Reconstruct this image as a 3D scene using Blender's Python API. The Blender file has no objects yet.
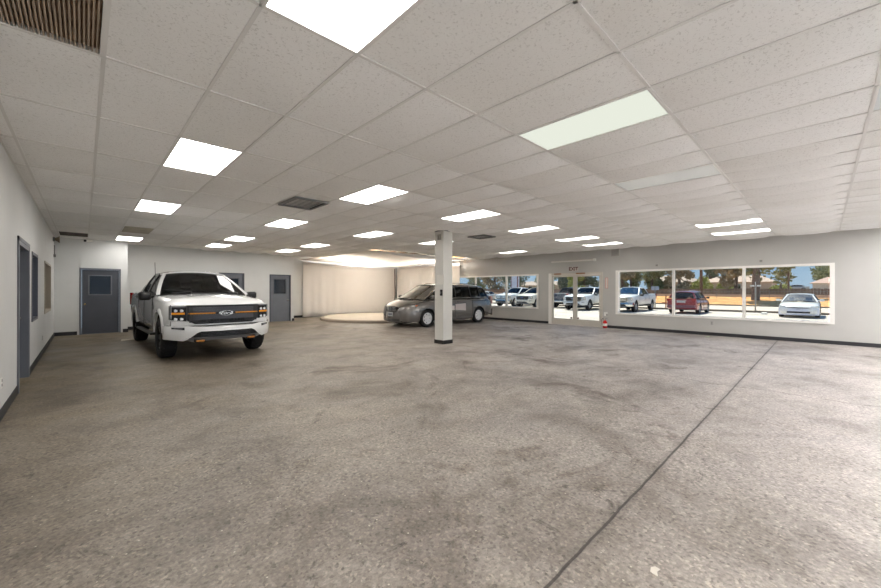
import bpy, bmesh, math, random
from math import sin, cos, pi, radians as R, hypot, atan2
from mathutils import Vector, Matrix
random.seed(7)
S = bpy.context.scene
C = S.collection

# ------------------------------------------------------------------ helpers
def lin(c):
    return tuple(((v/255)/12.92 if v/255 <= .04045 else ((v/255+.055)/1.055)**2.4) for v in c)+(1,)

class N:
    """tiny node helper"""
    def __init__(s, name):
        s.m = bpy.data.materials.new(name); s.m.use_nodes = True
        s.t = s.m.node_tree; s.t.nodes.clear()
        s.out = s.n('ShaderNodeOutputMaterial')
    def n(s, typ, **kw):
        nd = s.t.nodes.new(typ)
        for k, v in kw.items():
            if k.startswith('_'): setattr(nd, k[1:], v)
            else:
                i = k.replace('__', ' ')
                nd.inputs[i].default_value = v
        return nd
    def l(s, a, b): s.t.links.new(a, b)
    def mixc(s, fac, a, b, mode='MIX'):
        m = s.t.nodes.new('ShaderNodeMix'); m.data_type = 'RGBA'; m.blend_type = mode
        for sock, v in ((m.inputs[0], fac), (m.inputs[6], a), (m.inputs[7], b)):
            if hasattr(v, 'links'): s.l(v, sock)
            else: sock.default_value = v
        return m.outputs[2]
    def ramp(s, src, stops):
        r = s.t.nodes.new('ShaderNodeValToRGB'); s.l(src, r.inputs[0])
        e = r.color_ramp.elements
        while len(e) < len(stops): e.new(.5)
        for k, (p, c) in enumerate(stops):
            e[k].position = p; e[k].color = c if len(c) == 4 else c+(1,)
        return r.outputs[0]
    def math(s, op, a, b=0.0, c=0.0):
        m = s.t.nodes.new('ShaderNodeMath'); m.operation = op
        for sock, v in zip(m.inputs, (a, b, c)):
            if hasattr(v, 'links'): s.l(v, sock)
            else: sock.default_value = v
        return m.outputs[0]

MATS = {}
def mat(name, rgb, rough=.6, metal=0, spec=.5, noise=0, nscale=20, bump=0, bscale=80, coat=0, var=None):
    if name in MATS: return MATS[name]
    g = N(name)
    p = g.n('ShaderNodeBsdfPrincipled'); col = lin(rgb)
    p.inputs['Base Color'].default_value = col
    p.inputs['Roughness'].default_value = rough; p.inputs['Metallic'].default_value = metal
    p.inputs['Specular IOR Level'].default_value = spec
    p.inputs['Coat Weight'].default_value = coat; p.inputs['Coat Roughness'].default_value = .04
    if noise or bump:
        tc = g.n('ShaderNodeTexCoord')
    if noise:
        nz = g.n('ShaderNodeTexNoise', Scale=nscale, Detail=4.0); g.l(tc.outputs['Object'], nz.inputs['Vector'])
        a = tuple(v*(1-noise) for v in col[:3])+(1,); b = tuple(min(1, v*(1+noise)) for v in col[:3])+(1,)
        g.l(g.ramp(nz.outputs['Fac'], [(.3, a), (.7, b)]), p.inputs['Base Color'])
    if bump:
        nz = g.n('ShaderNodeTexNoise', Scale=bscale, Detail=3.0); g.l(tc.outputs['Object'], nz.inputs['Vector'])
        b = g.n('ShaderNodeBump', Strength=bump, Distance=.01); g.l(nz.outputs['Fac'], b.inputs['Height'])
        g.l(b.outputs[0], p.inputs['Normal'])
    g.l(p.outputs[0], g.out.inputs[0]); MATS[name] = g.m
    return g.m

def emit(name, rgb, k):
    if name in MATS: return MATS[name]
    g = N(name); e = g.n('ShaderNodeEmission', Color=lin(rgb), Strength=k)
    g.l(e.outputs[0], g.out.inputs[0]); MATS[name] = g.m; return g.m

def glass(name, tint=(235, 240, 240), refl=.08, rough=.02):
    if name in MATS: return MATS[name]
    g = N(name)
    t = g.n('ShaderNodeBsdfTransparent', Color=lin(tint)); gl = g.n('ShaderNodeBsdfGlossy', Roughness=rough)
    lw = g.n('ShaderNodeLayerWeight', Blend=.25)
    f = g.math('ADD', g.math('MULTIPLY', lw.outputs['Fresnel'], .6), refl*.5)
    m = g.n('ShaderNodeMixShader'); g.l(f, m.inputs[0]); g.l(t.outputs[0], m.inputs[1]); g.l(gl.outputs[0], m.inputs[2])
    g.l(m.outputs[0], g.out.inputs[0]); MATS[name] = g.m; return g.m

class MB:
    def __init__(s): s.v = []; s.f = []; s.mi = []
    def add(s, vs, fs, mi=0):
        o = len(s.v); s.v += [tuple(p) for p in vs]; s.f += [tuple(i+o for i in q) for q in fs]; s.mi += [mi]*len(fs); return s
    def box(s, x0, x1, y0, y1, z0, z1, mi=0):
        x0, x1 = sorted((x0, x1)); y0, y1 = sorted((y0, y1)); z0, z1 = sorted((z0, z1))
        return s.add([(x0, y0, z0), (x1, y0, z0), (x1, y1, z0), (x0, y1, z0), (x0, y0, z1), (x1, y0, z1), (x1, y1, z1), (x0, y1, z1)],
              [(0, 3, 2, 1), (4, 5, 6, 7), (0, 1, 5, 4), (1, 2, 6, 5), (2, 3, 7, 6), (3, 0, 4, 7)], mi)
    def grid(s, rows, close=False, mi=0):
        """rows: list of equal-length lists of points"""
        n = len(rows[0]); vs = [p for r in rows for p in r]; fs = []
        for i in range(len(rows)-1):
            for j in range(n if close else n-1):
                k = (j+1) % n
                fs.append((i*n+j, i*n+k, (i+1)*n+k, (i+1)*n+j))
        return s.add(vs, fs, mi)
    def solid(s, rows, t, mi=0):
        """grid thickened by offset vector t"""
        b = [[tuple(Vector(p)+Vector(t)) for p in r] for r in rows]
        s.grid(rows, mi=mi); s.grid([list(reversed(r)) for r in b], mi=mi)
        for A, B in ((rows[0], b[0]), (list(reversed(rows[-1])), list(reversed(b[-1])))): s.grid([B, A], mi=mi)
        l = [r[0] for r in rows]; lb = [r[0] for r in b]; s.grid([l, lb], mi=mi)
        l = [r[-1] for r in rows]; lb = [r[-1] for r in b]; s.grid([lb, l], mi=mi)
        return s
    def tube(s, pts, r, n=8, mi=0, caps=True):
        pts = [Vector(p) for p in pts]; rs = r if isinstance(r, (list, tuple)) else [r]*len(pts)
        rows = []; up = Vector((0, 0, 1))
        for i, p in enumerate(pts):
            d = (pts[min(i+1, len(pts)-1)]-pts[max(i-1, 0)]).normalized()
            u = d.cross(up)
            if u.length < .05: u = d.cross(Vector((0, 1, 0)))
            u.normalize(); w = u.cross(d)
            rows.append([p+(u*cos(2*pi*k/n)+w*sin(2*pi*k/n))*rs[i] for k in range(n)])
        o = len(s.v); s.grid(rows, True, mi)
        if caps:
            s.f.append(tuple(o+k for k in range(n))[::-1]); s.mi.append(mi)
            e = o+(len(rows)-1)*n; s.f.append(tuple(e+k for k in range(n))); s.mi.append(mi)
        return s
    def lathe(s, prof, n=32, axis='z', c=(0, 0, 0), mi=0, wob=None):
        """prof: list of (r, h)"""
        rows = []
        for i, (r, hh) in enumerate(prof):
            row = []
            for k in range(n):
                a = 2*pi*k/n; rr = r+(wob(i, k) if wob else 0)
                p = {'z': (rr*cos(a), rr*sin(a), hh), 'y': (rr*cos(a), hh, rr*sin(a)), 'x': (hh, rr*cos(a), rr*sin(a))}[axis]
                row.append((p[0]+c[0], p[1]+c[1], p[2]+c[2]))
            rows.append(row)
        return s.grid(rows, True, mi)
    def poly(s, pts, t, mi=0):
        """polygon prism, extruded by vector t"""
        n = len(pts); a = [tuple(p) for p in pts]; b = [tuple(Vector(p)+Vector(t)) for p in pts]
        return s.add(a+b, [tuple(range(n)), tuple(range(2*n-1, n-1, -1))]+[(i, i+n, (i+1) % n+n, (i+1) % n) for i in range(n)], mi)
    def build(s, name, mats, parent=None, smooth=0, bevel=0):
        me = bpy.data.meshes.new(name); me.from_pydata(s.v, [], s.f)
        if not isinstance(mats, (list, tuple)): mats = [mats]
        for m in mats: me.materials.append(m)
        for p, i in zip(me.polygons, s.mi): p.material_index = i
        bm = bmesh.new(); bm.from_mesh(me); bmesh.ops.remove_doubles(bm, verts=bm.verts, dist=1e-5)
        bmesh.ops.recalc_face_normals(bm, faces=bm.faces); bm.to_mesh(me); bm.free()
        if smooth:
            me.shade_smooth(); me.set_sharp_from_angle(angle=R(smooth))
        o = bpy.data.objects.new(name, me); C.objects.link(o); o.parent = parent
        if bevel:
            b = o.modifiers.new('b', 'BEVEL'); b.width = bevel; b.segments = 2; b.limit_method = 'ANGLE'; b.angle_limit = R(40)
        return o

def tag(o, label=None, cat=None, group=None, kind=None):
    for k, v in (('label', label), ('category', cat), ('group', group), ('kind', kind)):
        if v: o[k] = v
    return o
def empty(name, loc=(0, 0, 0), rz=0):
    o = bpy.data.objects.new(name, None); C.objects.link(o); o.location = loc; o.rotation_euler.z = rz; o.empty_display_size = .2; return o
def copy_tree(o, parent=None):
    c = o.copy(); C.objects.link(c); c.parent = parent
    for ch in [x for x in bpy.data.objects if x.parent == o]: copy_tree(ch, c)
    return c
def text(name, body, size, m, parent, loc, rot, shear=0, ext=.002, sx=1, off=0):
    cu = bpy.data.curves.new(name, 'FONT'); cu.body = body; cu.size = size; cu.extrude = ext; cu.align_x = 'CENTER'; cu.align_y = 'CENTER'; cu.shear = shear; cu.offset = off
    t = bpy.data.objects.new(name, cu); C.objects.link(t); bpy.context.view_layer.update()
    me = bpy.data.meshes.new_from_object(t.evaluated_get(bpy.context.evaluated_depsgraph_get())); me.name = name
    bpy.data.objects.remove(t); me.materials.clear(); me.materials.append(m)
    o = bpy.data.objects.new(name, me); C.objects.link(o); o.parent = parent; o.location = loc; o.rotation_euler = rot; o.scale = (sx, 1, 1); return o
def boolean_cut(o, cutters):
    """cut with MB cutters of dark liner material"""
    tmp = []
    for cm in cutters:
        cobj = cm.build('cutter', [DARK]); cobj.matrix_world = Matrix(); tmp.append(cobj)
        md = o.modifiers.new('c', 'BOOLEAN'); md.operation = 'DIFFERENCE'; md.object = cobj; md.solver = 'EXACT'
        try: md.material_mode = 'TRANSFER'
        except Exception: pass
    par = o.parent; o.parent = None
    bpy.context.view_layer.update()
    dg = bpy.context.evaluated_depsgraph_get()
    me = bpy.data.meshes.new_from_object(o.evaluated_get(dg)); me.name = o.data.name
    o.modifiers.clear(); o.data = me; o.parent = par
    for t in tmp: bpy.data.objects.remove(t)
    me.shade_smooth(); me.set_sharp_from_angle(angle=R(38))

# ------------------------------------------------------------------ key dimensions (metres, room axes)
XL, XR = -.645, 14.2           # left wall, window wall
YB = 18.5                      # far wall of the booth corner
YF = -3.2                      # wall behind the camera
H = 2.974                      # ceiling
GX, GY, DX, DY = 1.3134, 3.3817, .61, 1.22   # tee grid
EYE = 1.4

DARK = mat('dark_liner', (16, 16, 17), .9)
# ------------------------------------------------------------------ materials
def wall_mat(name, rgb, scale=1.2):
    g = N(name); p = g.n('ShaderNodeBsdfPrincipled', Roughness=.55)
    tc = g.n('ShaderNodeTexCoord'); nz = g.n('ShaderNodeTexNoise', Scale=scale, Detail=5.0, Roughness=.6); g.l(tc.outputs['Object'], nz.inputs['Vector'])
    c = lin(rgb); d = tuple(v*.93 for v in c[:3])+(1,)
    g.l(g.ramp(nz.outputs['Fac'], [(.3, d), (.65, c)]), p.inputs['Base Color'])
    n2 = g.n('ShaderNodeTexNoise', Scale=60.0, Detail=3.0); g.l(tc.outputs['Object'], n2.inputs['Vector'])
    b = g.n('ShaderNodeBump', Strength=.12, Distance=.01); g.l(n2.outputs['Fac'], b.inputs['Height']); g.l(b.outputs[0], p.inputs['Normal'])
    g.l(p.outputs[0], g.out.inputs[0]); return g.m
WALL = wall_mat('painted_wall', (212, 213, 212))
WALLR = wall_mat('greige_wall', (186, 184, 180))
BASE = mat('black_rubber_base', (38, 38, 42), .5)

def floor_mat():
    g = N('ground_concrete'); p = g.n('ShaderNodeBsdfPrincipled')
    tc = g.n('ShaderNodeTexCoord'); o = tc.outputs['Object']
    def nz(sc, det=4.0, rough=.55, dist=0.0):
        n = g.n('ShaderNodeTexNoise', Scale=sc, Detail=det, Roughness=rough, Distortion=dist); g.l(o, n.inputs['Vector']); return n.outputs['Fac']
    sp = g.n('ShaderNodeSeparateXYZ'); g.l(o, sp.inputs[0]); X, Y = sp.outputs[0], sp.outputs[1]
    # room light painted in: warm brown on the left, brighter grey towards the glass
    light_sum = g.math('ADD', g.math('SUBTRACT', X, g.math('MULTIPLY', Y, .7)), g.math('MULTIPLY', nz(.35, 5.0), 5.0))
    light_tone = g.n('ShaderNodeMapRange'); light_tone.inputs[1].default_value = -4; light_tone.inputs[2].default_value = 9.5; g.l(light_sum, light_tone.inputs[0])
    base = g.mixc(light_tone.outputs[0], lin((115, 104, 84)), lin((176, 171, 167)))
    blot = g.ramp(nz(.8, 7.0, .66, .5), [(.34, (.58, .55, .52)), (.48, (.92, .91, .9)), (.66, (1.14, 1.13, 1.1))])
    col = g.mixc(1.0, base, blot, 'MULTIPLY')
    drag = g.n('ShaderNodeMapping'); drag.inputs['Scale'].default_value = (1, 1.5, 1); drag.inputs['Rotation'].default_value = (0, 0, .8); g.l(o, drag.inputs[0])
    dn = g.n('ShaderNodeTexNoise', Scale=1.5, Detail=7.0, Roughness=.7); g.l(drag.outputs[0], dn.inputs['Vector'])
    col = g.mixc(.85, col, g.ramp(dn.outputs['Fac'], [(.3, (.66, .64, .6)), (.55, (1, 1, 1)), (.75, (1.1, 1.1, 1.1))]), 'MULTIPLY')
    # oil stains, small and dark brown
    st = g.ramp(nz(.62, 7.0, .72, .8), [(.33, (1, 1, 1)), (.43, (0, 0, 0))])
    col = g.mixc(g.math('MULTIPLY', st, .8), col, lin((72, 56, 42)))
    st2 = g.ramp(nz(2.1, 6.0, .75, 1.2), [(.31, (1, 1, 1)), (.38, (0, 0, 0))])
    col = g.mixc(g.math('MULTIPLY', st2, .7), col, lin((58, 50, 44)))
    # exposed aggregate
    vo = g.n('ShaderNodeTexVoronoi', Scale=62.0); g.l(o, vo.inputs['Vector'])
    ag = g.ramp(vo.outputs['Color'], [(.08, (.38, .37, .36)), (.3, (.86, .86, .85)), (.7, (1.02, 1.02, 1.02)), (.93, (1.55, 1.52, 1.45))])
    col = g.mixc(.75, col, ag, 'MULTIPLY')
    fine = g.ramp(nz(38.0, 4.0, .75), [(.3, (.55, .54, .53)), (.5, (.968, .945, .978)), (.72, (1.4, 1.4, 1.38))])
    col = g.mixc(.8, col, fine, 'MULTIPLY')
    wh = g.n('ShaderNodeTexVoronoi', Scale=17.0); g.l(o, wh.inputs['Vector'])
    dot = g.math('LESS_THAN', wh.outputs['Distance'], .09)
    rnd = g.n('ShaderNodeSeparateColor'); g.l(wh.outputs['Color'], rnd.inputs[0])
    dot = g.math('MULTIPLY', dot, g.math('GREATER_THAN', rnd.outputs[0], .72))
    col = g.mixc(g.math('MULTIPLY', dot, .7), col, lin((215, 208, 190)))
    # sawn control joint along the shop and hairline cracks
    wob = g.math('MULTIPLY', g.math('SUBTRACT', nz(5.0, 3.0), .5), .02)
    dj = g.math('ABSOLUTE', g.math('ADD', g.math('SUBTRACT', Y, .905), wob))
    jn = g.n('ShaderNodeMapRange'); jn.inputs[1].default_value = .006; jn.inputs[2].default_value = .012; jn.inputs[3].default_value = 1; jn.inputs[4].default_value = 0; g.l(dj, jn.inputs[0])
    dirt = g.n('ShaderNodeMapRange'); dirt.inputs[1].default_value = .0; dirt.inputs[2].default_value = .06; dirt.inputs[3].default_value = .3; dirt.inputs[4].default_value = 0; g.l(dj, dirt.inputs[0])
    def crack(axis, pos, amp, sc, wdt, k):
        w = g.math('MULTIPLY', g.math('SUBTRACT', nz(sc, 6.0, .65), .5), amp)
        d = g.math('ABSOLUTE', g.math('ADD', g.math('SUBTRACT', axis, pos), w))
        m = g.n('ShaderNodeMapRange'); m.inputs[1].default_value = wdt*.4; m.inputs[2].default_value = wdt; m.inputs[3].default_value = k; m.inputs[4].default_value = 0
        g.l(d, m.inputs[0]); return m.outputs[0]
    ck = g.math('MAXIMUM', crack(X, 6.9, .5, 1.3, .014, .65), crack(X, 1.15, .9, .9, .006, .35))
    ck = g.math('MAXIMUM', ck, crack(Y, 6.1, 1.2, .8, .012, .35))
    allc = g.math('MAXIMUM', g.math('MAXIMUM', jn.outputs[0], dirt.outputs[0]), ck)
    col = g.mixc(g.math('MULTIPLY', allc, .85), col, lin((46, 42, 38)))
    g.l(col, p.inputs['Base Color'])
    g.l(g.ramp(nz(1.6, 5.0), [(.3, (.42,)*3), (.7, (.58,)*3)]), p.inputs['Roughness'])
    hgt = g.math('ADD', g.math('MULTIPLY', nz(55.0, 4.0), .6), g.math('MULTIPLY', allc, -1.2))
    b = g.n('ShaderNodeBump', Strength=.35, Distance=.012); g.l(hgt, b.inputs['Height']); g.l(b.outputs[0], p.inputs['Normal'])
    g.l(p.outputs[0], g.out.inputs[0]); return g.m

def tile_mat():
    g = N('fissured_ceiling_tile'); p = g.n('ShaderNodeBsdfPrincipled', Roughness=.85)
    tc = g.n('ShaderNodeTexCoord'); o = tc.outputs['Object']
    n = g.n('ShaderNodeTexNoise', Scale=58.0, Detail=2.5, Roughness=.65, Distortion=.9); g.l(o, n.inputs['Vector'])
    big = g.n('ShaderNodeTexNoise', Scale=.5, Detail=3.0); g.l(o, big.inputs['Vector'])
    b0 = g.ramp(big.outputs['Fac'], [(.3, lin((240, 239, 237))), (.7, lin((249, 248, 247)))])
    fis = g.ramp(n.outputs['Fac'], [(.36, (.74, .73, .72)), (.42, (1, 1, 1))])
    col = g.mixc(.8, b0, fis, 'MULTIPLY')
    # a few tiles are a shade yellower than their neighbours
    sn = g.n('ShaderNodeVectorMath', _operation='SNAP'); sn.inputs[1].default_value = (.61, 1.22, 10)
    sh = g.n('ShaderNodeVectorMath', _operation='SUBTRACT'); sh.inputs[1].default_value = (GX, GY, 0)
    g.l(o, sh.inputs[0]); g.l(sh.outputs[0], sn.inputs[0])
    wn = g.n('ShaderNodeTexWhiteNoise'); g.l(sn.outputs[0], wn.inputs[0])
    col = g.mixc(1.0, col, g.ramp(wn.outputs['Value'], [(.0, (.93, .925, .91)), (.5, (1, 1, 1))]), 'MULTIPLY')
    g.l(col, p.inputs['Base Color'])
    b = g.n('ShaderNodeBump', Strength=.3, Distance=.006); g.l(n.outputs['Fac'], b.inputs['Height']); g.l(b.outputs[0], p.inputs['Normal'])
    g.l(p.outputs[0], g.out.inputs[0]); return g.m

FLOOR = floor_mat(); TILE = tile_mat()
TEE = mat('painted_steel_tee', (226, 224, 221), .5)
WFRAME = mat('white_aluminium', (232, 229, 224), .4)
GLASS = glass('clear_glass')
DOORP = mat('slate_blue_door_paint', (72, 75, 83), .42, noise=.06, nscale=3)
DOORP2 = mat('blue_grey_door_paint', (104, 108, 116), .42, noise=.06, nscale=3)
BLACKG = mat('black_glass', (24, 27, 36), .08)
CHROME = mat('polished_metal', (210, 210, 208), .12, 1)
STEEL = mat('brushed_steel', (170, 168, 160), .35, 1)
PLASTW = mat('white_plastic', (228, 227, 222), .4)
GREYP = mat('grey_plastic', (120, 120, 120), .5)
BLACKP = mat('black_plastic', (22, 22, 24), .42)

# ------------------------------------------------------------------ shell
def struct(o): o['kind'] = 'structure'; return o
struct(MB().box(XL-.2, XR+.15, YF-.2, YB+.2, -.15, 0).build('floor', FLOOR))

def wall_panel(mb, axis, pos, th, a0, a1, z0, z1, holes):
    """wall with rectangular holes (a0,a1,z0,z1); th signed thickness away from the room"""
    As = sorted({a0, a1, *[h_[0] for h_ in holes], *[h_[1] for h_ in holes]})
    Zs = sorted({z0, z1, *[h_[2] for h_ in holes], *[h_[3] for h_ in holes]})
    for i in range(len(As)-1):
        for j in range(len(Zs)-1):
            ca, cz = (As[i]+As[i+1])/2, (Zs[j]+Zs[j+1])/2
            if any(h_[0] < ca < h_[1] and h_[2] < cz < h_[3] for h_ in holes): continue
            if axis == 'x': mb.box(pos, pos+th, As[i], As[i+1], Zs[j], Zs[j+1])
            else: mb.box(As[i], As[i+1], pos, pos+th, Zs[j], Zs[j+1])
    return mb
ZT = 3.7
W1 = (8.59, 14.0, .6, 2.12); ENT = (5.83, 8.1, 0, 2.12); W2 = (-.2, 5.36, .53, 2.15)
struct(wall_panel(MB(), 'x', XR, .22, YF, YB, 0, ZT, [W1, ENT, W2]).build('wall_right', WALLR))
LD = (7.55, 8.86, 0, 2.07); LW1 = (9.4, 10.45, .84, 2.05); LW2 = (12.25, 14.35, .84, 2.05)
struct(wall_panel(MB(), 'x', XL, -.22, YF, 16.2, 0, ZT, [LD, LW1, LW2]).build('wall_left', WALL))
D1 = (-.1, .87, 0, 2.07); D2 = (3.89, 4.82, 0, 2.09); D3 = (5.83, 6.76, 0, 2.08)
mb = MB(); wall_panel(mb, 'y', 15.95, .25, XL, 1.04, 0, ZT, [D1]); mb.box(.84, 1.04, 16.2, 16.8, 0, ZT)
wall_panel(mb, 'y', 16.8, .2, .84, 6.9, 0, ZT, [D2, D3])
mb.box(6.7, 6.9, 17.0, YB, 0, ZT); mb.box(6.7, XR+.22, YB, YB+.2, 0, ZT)
struct(mb.build('wall_back', WALL))
struct(wall_panel(MB(), 'y', YF, -.2, XL-.2, XR+.2, 0, ZT, [(-.2, 13.8, .12, 2.86)]).build('wall_front', WALL))
mb = MB()
for k in range(6):
    a = -.2+k*14/6; b = a+14/6
    mb.box(a, a+.05, YF-.12, YF-.02, .12, 2.86); mb.box(b-.05, b, YF-.12, YF-.02, .12, 2.86); mb.box(a, b, YF-.12, YF-.02, .12, .18); mb.box(a, b, YF-.12, YF-.02, 2.80, 2.86)
w3 = struct(mb.build('added_window_3', WFRAME))  # unseen glazing, added to let daylight reach the ceiling
MB().box(-.15, 13.75, YF-.075, YF-.065, .18, 2.8).build('pane', GLASS, w3)
# roof with eaves keeps the high sun off the floor
struct(MB().box(XL-.4, XR+1.7, YF-.25, YB+.4, ZT, ZT+.25).build('roof', mat('roof_felt', (150, 145, 138), .9)))

# baseboards
mb = MB(); t = .012
for a, b in ((YF, ENT[0]-.0), (ENT[1]+.0, YB)): mb.box(XR-t, XR, a, b, 0, .1)
struct(mb.build('baseboard_right', BASE))
mb = MB()
for a, b in ((YF, LD[0]), (LD[1], 15.95)): mb.box(XL, XL+t, a, b, 0, .11)
struct(mb.build('baseboard_left', BASE))
mb = MB()
mb.box(XL, D1[0]-.05, 15.95-t, 15.95, 0, .11); mb.box(D1[1]+.05, 1.04+t, 15.95-t, 15.95, 0, .11); mb.box(1.04, 1.04+t, 15.95, 16.8, 0, .11)
mb.box(1.04, D2[0]-.05, 16.8-t, 16.8, 0, .11); mb.box(D2[1]+.05, D3[0]-.05, 16.8-t, 16.8, 0, .11); mb.box(D3[1]+.05, 6.9+t, 16.8-t, 16.8, 0, .11)
mb.box(6.9, 6.9+t, 16.8, YB, 0, .11); mb.box(6.9, 8.6, YB-t, YB, 0, .11)
struct(mb.build('baseboard_back', BASE))

# ------------------------------------------------------------------ ceiling
LIGHTS = {(-1, -2): 1, (3, -2): 1, (7, -2): 0, (5, -4): 0, (-1, 1): 1, (3, 1): 1, (7, 1): 1, (11, 1): 1, (-1, 4): 1, (3, 4): 1, (7, 4): 1, (11, 4): 1,
          (-1, 9): 1, (3, 7): 1, (3, 9): 1, (7, 7): 1, (7, 9): 1, (15, -2): 1, (18, -2): 1, (15, 1): 1, (18, 1): 1, (18, 4): 1,
          **{(q, p): 3 for q in (-1, 1, 3, 5, 7, 9, 11, 13, 15, 17, 19) for p in (-5,)}}  # unseen row behind the camera, added to brighten floor and ceiling
VENTS = {(-3, -1): 'grille', (2, 2): 'diff', (11, 3): 'diff', (-3, 9): 'gap', (3, 10): 'gap2', (-1, 7): 'stained'}
mb = MB(); teem = MB()
i0, i1 = -4, 21; j0, j1 = -8, 12
def booth(x, y): return x > 7.78 and y > 12.22
def hole(x, y): return booth(x, y) or (x > 7.1 and y > 16.4) 
for i in range(i0, i1+1):
    for j in range(j0, j1+1):
        xa, xb = max(XL, GX+i*DX), min(XR, GX+(i+1)*DX); ya, yb = max(YF, GY+j*DY), min(YB, GY+(j+1)*DY)
        if xb-xa < .02 or yb-ya < .02: continue
        if hole((xa+xb)/2, (ya+yb)/2): continue
        if (i, j) in LIGHTS or VENTS.get((i, j)) in ('grille', 'gap'): continue
        sag = (random.uniform(.055, .078) if i > 2 else random.uniform(.012, .02)+.008*max(0, i))*min(1, (xb-xa)/.6)
        if j < -3 and i > 2: sag *= .6
        if (i, j) in ((2, 2), (11, 3), (11, 2), (-1, 7), (12, 3), (12, 2)): sag = .002
        tilt = random.uniform(-.002, .002)
        n, k = 6, 6; rows = []
        for a in range(n+1):
            u = a/n; row = []
            for b in range(k+1):
                v = b/k
                row.append((xa+u*(xb-xa), ya+v*(yb-ya), H+.004-sag*(1-(2*u-1)**2)*(1-(2*v-1)**4)+tilt*u))
            rows.append(row)
        mb.grid(rows)
ceil = struct(mb.build('ceiling', TILE, smooth=60))
for i in range(i0+1, i1+1):
    x = GX+i*DX
    if XL < x < XR:
        ye = 12.2 if x > 7.8 else (16.8 if x > 1.04 else 15.95)
        teem.box(x-.012, x+.012, YF, ye, H-.004, H+.03)
for j in range(j0+1, j1+2):
    y = GY+j*DY
    if y < 16.8:
        xe = XR if y < 12.2 else 7.8
        teem.box(XL, xe, y-.012, y+.012, H-.004, H+.03)
for (a, b) in ((YF, 12.2),): teem.box(XR-.02, XR, a, b, H-.004, H)
teem.box(XL, XL+.02, YF, 15.95, H-.004, H)
teem.build('tee_grid', TEE, ceil)
struct(MB().box(XL, XR, YF, YB, ZT-.12, ZT-.02).build('trim_1', mat('brown_roof_deck', (104, 84, 62), .9, noise=.3, nscale=4)))
# bulkhead boards and old timber seen where tiles are missing round the booth
mb = MB(); tm = mat('raw_timber', (176, 140, 84), .8, noise=.25, nscale=9)
for k in range(4): mb.box(6.92+.0, 8.6, 16.5+k*.48, 16.56+k*.48, 3.08, 3.2)
for k in range(3): mb.box(13.1+k*.35, 13.16+k*.35, 12.3, 14.4, 3.05, 3.17)
struct(mb.build('trim_2', tm))

LGL = emit('lit_diffuser', (255, 251, 245), 9.0)
LGD = emit('dim_diffuser', (236, 240, 226), .66)
def prism_mat():
    g = N('unlit_diffuser'); p = g.n('ShaderNodeBsdfPrincipled', Roughness=.12); p.inputs['Base Color'].default_value = lin((232, 236, 238))
    tc = g.n('ShaderNodeTexCoord'); v = g.n('ShaderNodeTexVoronoi', Scale=70.0); g.l(tc.outputs['Object'], v.inputs['Vector'])
    b = g.n('ShaderNodeBump', Strength=.15, Distance=.004); g.l(v.outputs['Distance'], b.inputs['Height']); g.l(b.outputs[0], p.inputs['Normal'])
    g.l(p.outputs[0], g.out.inputs[0]); return g.m
LGO = prism_mat()
where = {(-1, -2): 'large lit ceiling light panel at the top edge, nearest the viewer', (3, -2): 'second-nearest ceiling light panel, long and lit, right of centre',
 (7, -2): 'unlit bluish ceiling panel beyond the big lit one on the right', (5, -4): 'pale unlit ceiling panel cut by the right edge of the photo',
 (-1, 1): 'bright ceiling light panel at left, nearest of the left-hand row', (3, 1): 'bright ceiling light panel up and left of the column',
 (7, 1): 'ceiling light panel just right of the column top', (11, 1): 'yellowish ceiling light panel, next one beyond the panel right of the column',
 (-1, 4): 'bright ceiling light panel above the far left door, middle of its row', (3, 4): 'bright ceiling light panel below the dark air diffuser',
 (7, 4): 'ceiling light panel in front of the booth sheet, left of the column', (11, 4): 'thin ceiling light panel touching the left side of the column top',
 (-1, 9): 'narrow ceiling light panel against the far left wall', (3, 7): 'ceiling light panel above the truck, nearer of the two there',
 (3, 9): 'small ceiling light panel above the truck, closest to the back wall', (7, 7): 'ceiling light panel just before the fabric booth corner',
 (7, 9): 'small ceiling light panel above the rightmost grey door', (15, -2): 'yellowish ceiling light panel above the red car window, nearer of that pair',
 (18, -2): 'white ceiling light panel above the red car window, against the window wall', (15, 1): 'faint ceiling light panel above the entrance doors, nearer one',
 (18, 1): 'faint ceiling light panel above the entrance doors, against the wall', (18, 4): 'faint ceiling light panel above the minivan rear, by the window wall'}
FR = MB(); FR.box(0, DX, 0, .018, -.006, .03); FR.box(0, DX, DY-.018, DY, -.006, .03); FR.box(0, .018, .018, DY-.018, -.006, .03); FR.box(DX-.018, DX, .018, DY-.018, -.006, .03)
proto = {}
for (i, j), on in LIGHTS.items():
    key = 2 if (i, j) == (3, -2) else (3 if on == 3 else (4 if i > 10 else on))
    if key not in proto:
        r = empty('ceiling_light'); FR.build('light_frame', TEE, r)
        MB().box(.018, DX-.018, .018, DY-.018, .002, .012).build('diffuser', {0: LGO, 1: LGL, 2: LGD, 3: emit('fill_light_diffuser', (255, 252, 251), 19.0), 4: emit('yellowed_diffuser', (250, 247, 238), 5.0)}[key], r)
        proto[key] = r
    else: r = copy_tree(proto[key])
    r.location = (GX+i*DX, GY+j*DY, H)
    tag(r, where.get((i, j), 'added fill light panel, unseen behind the viewer'), 'ceiling light', 'fluorescent troffers in the ceiling grid')

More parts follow.
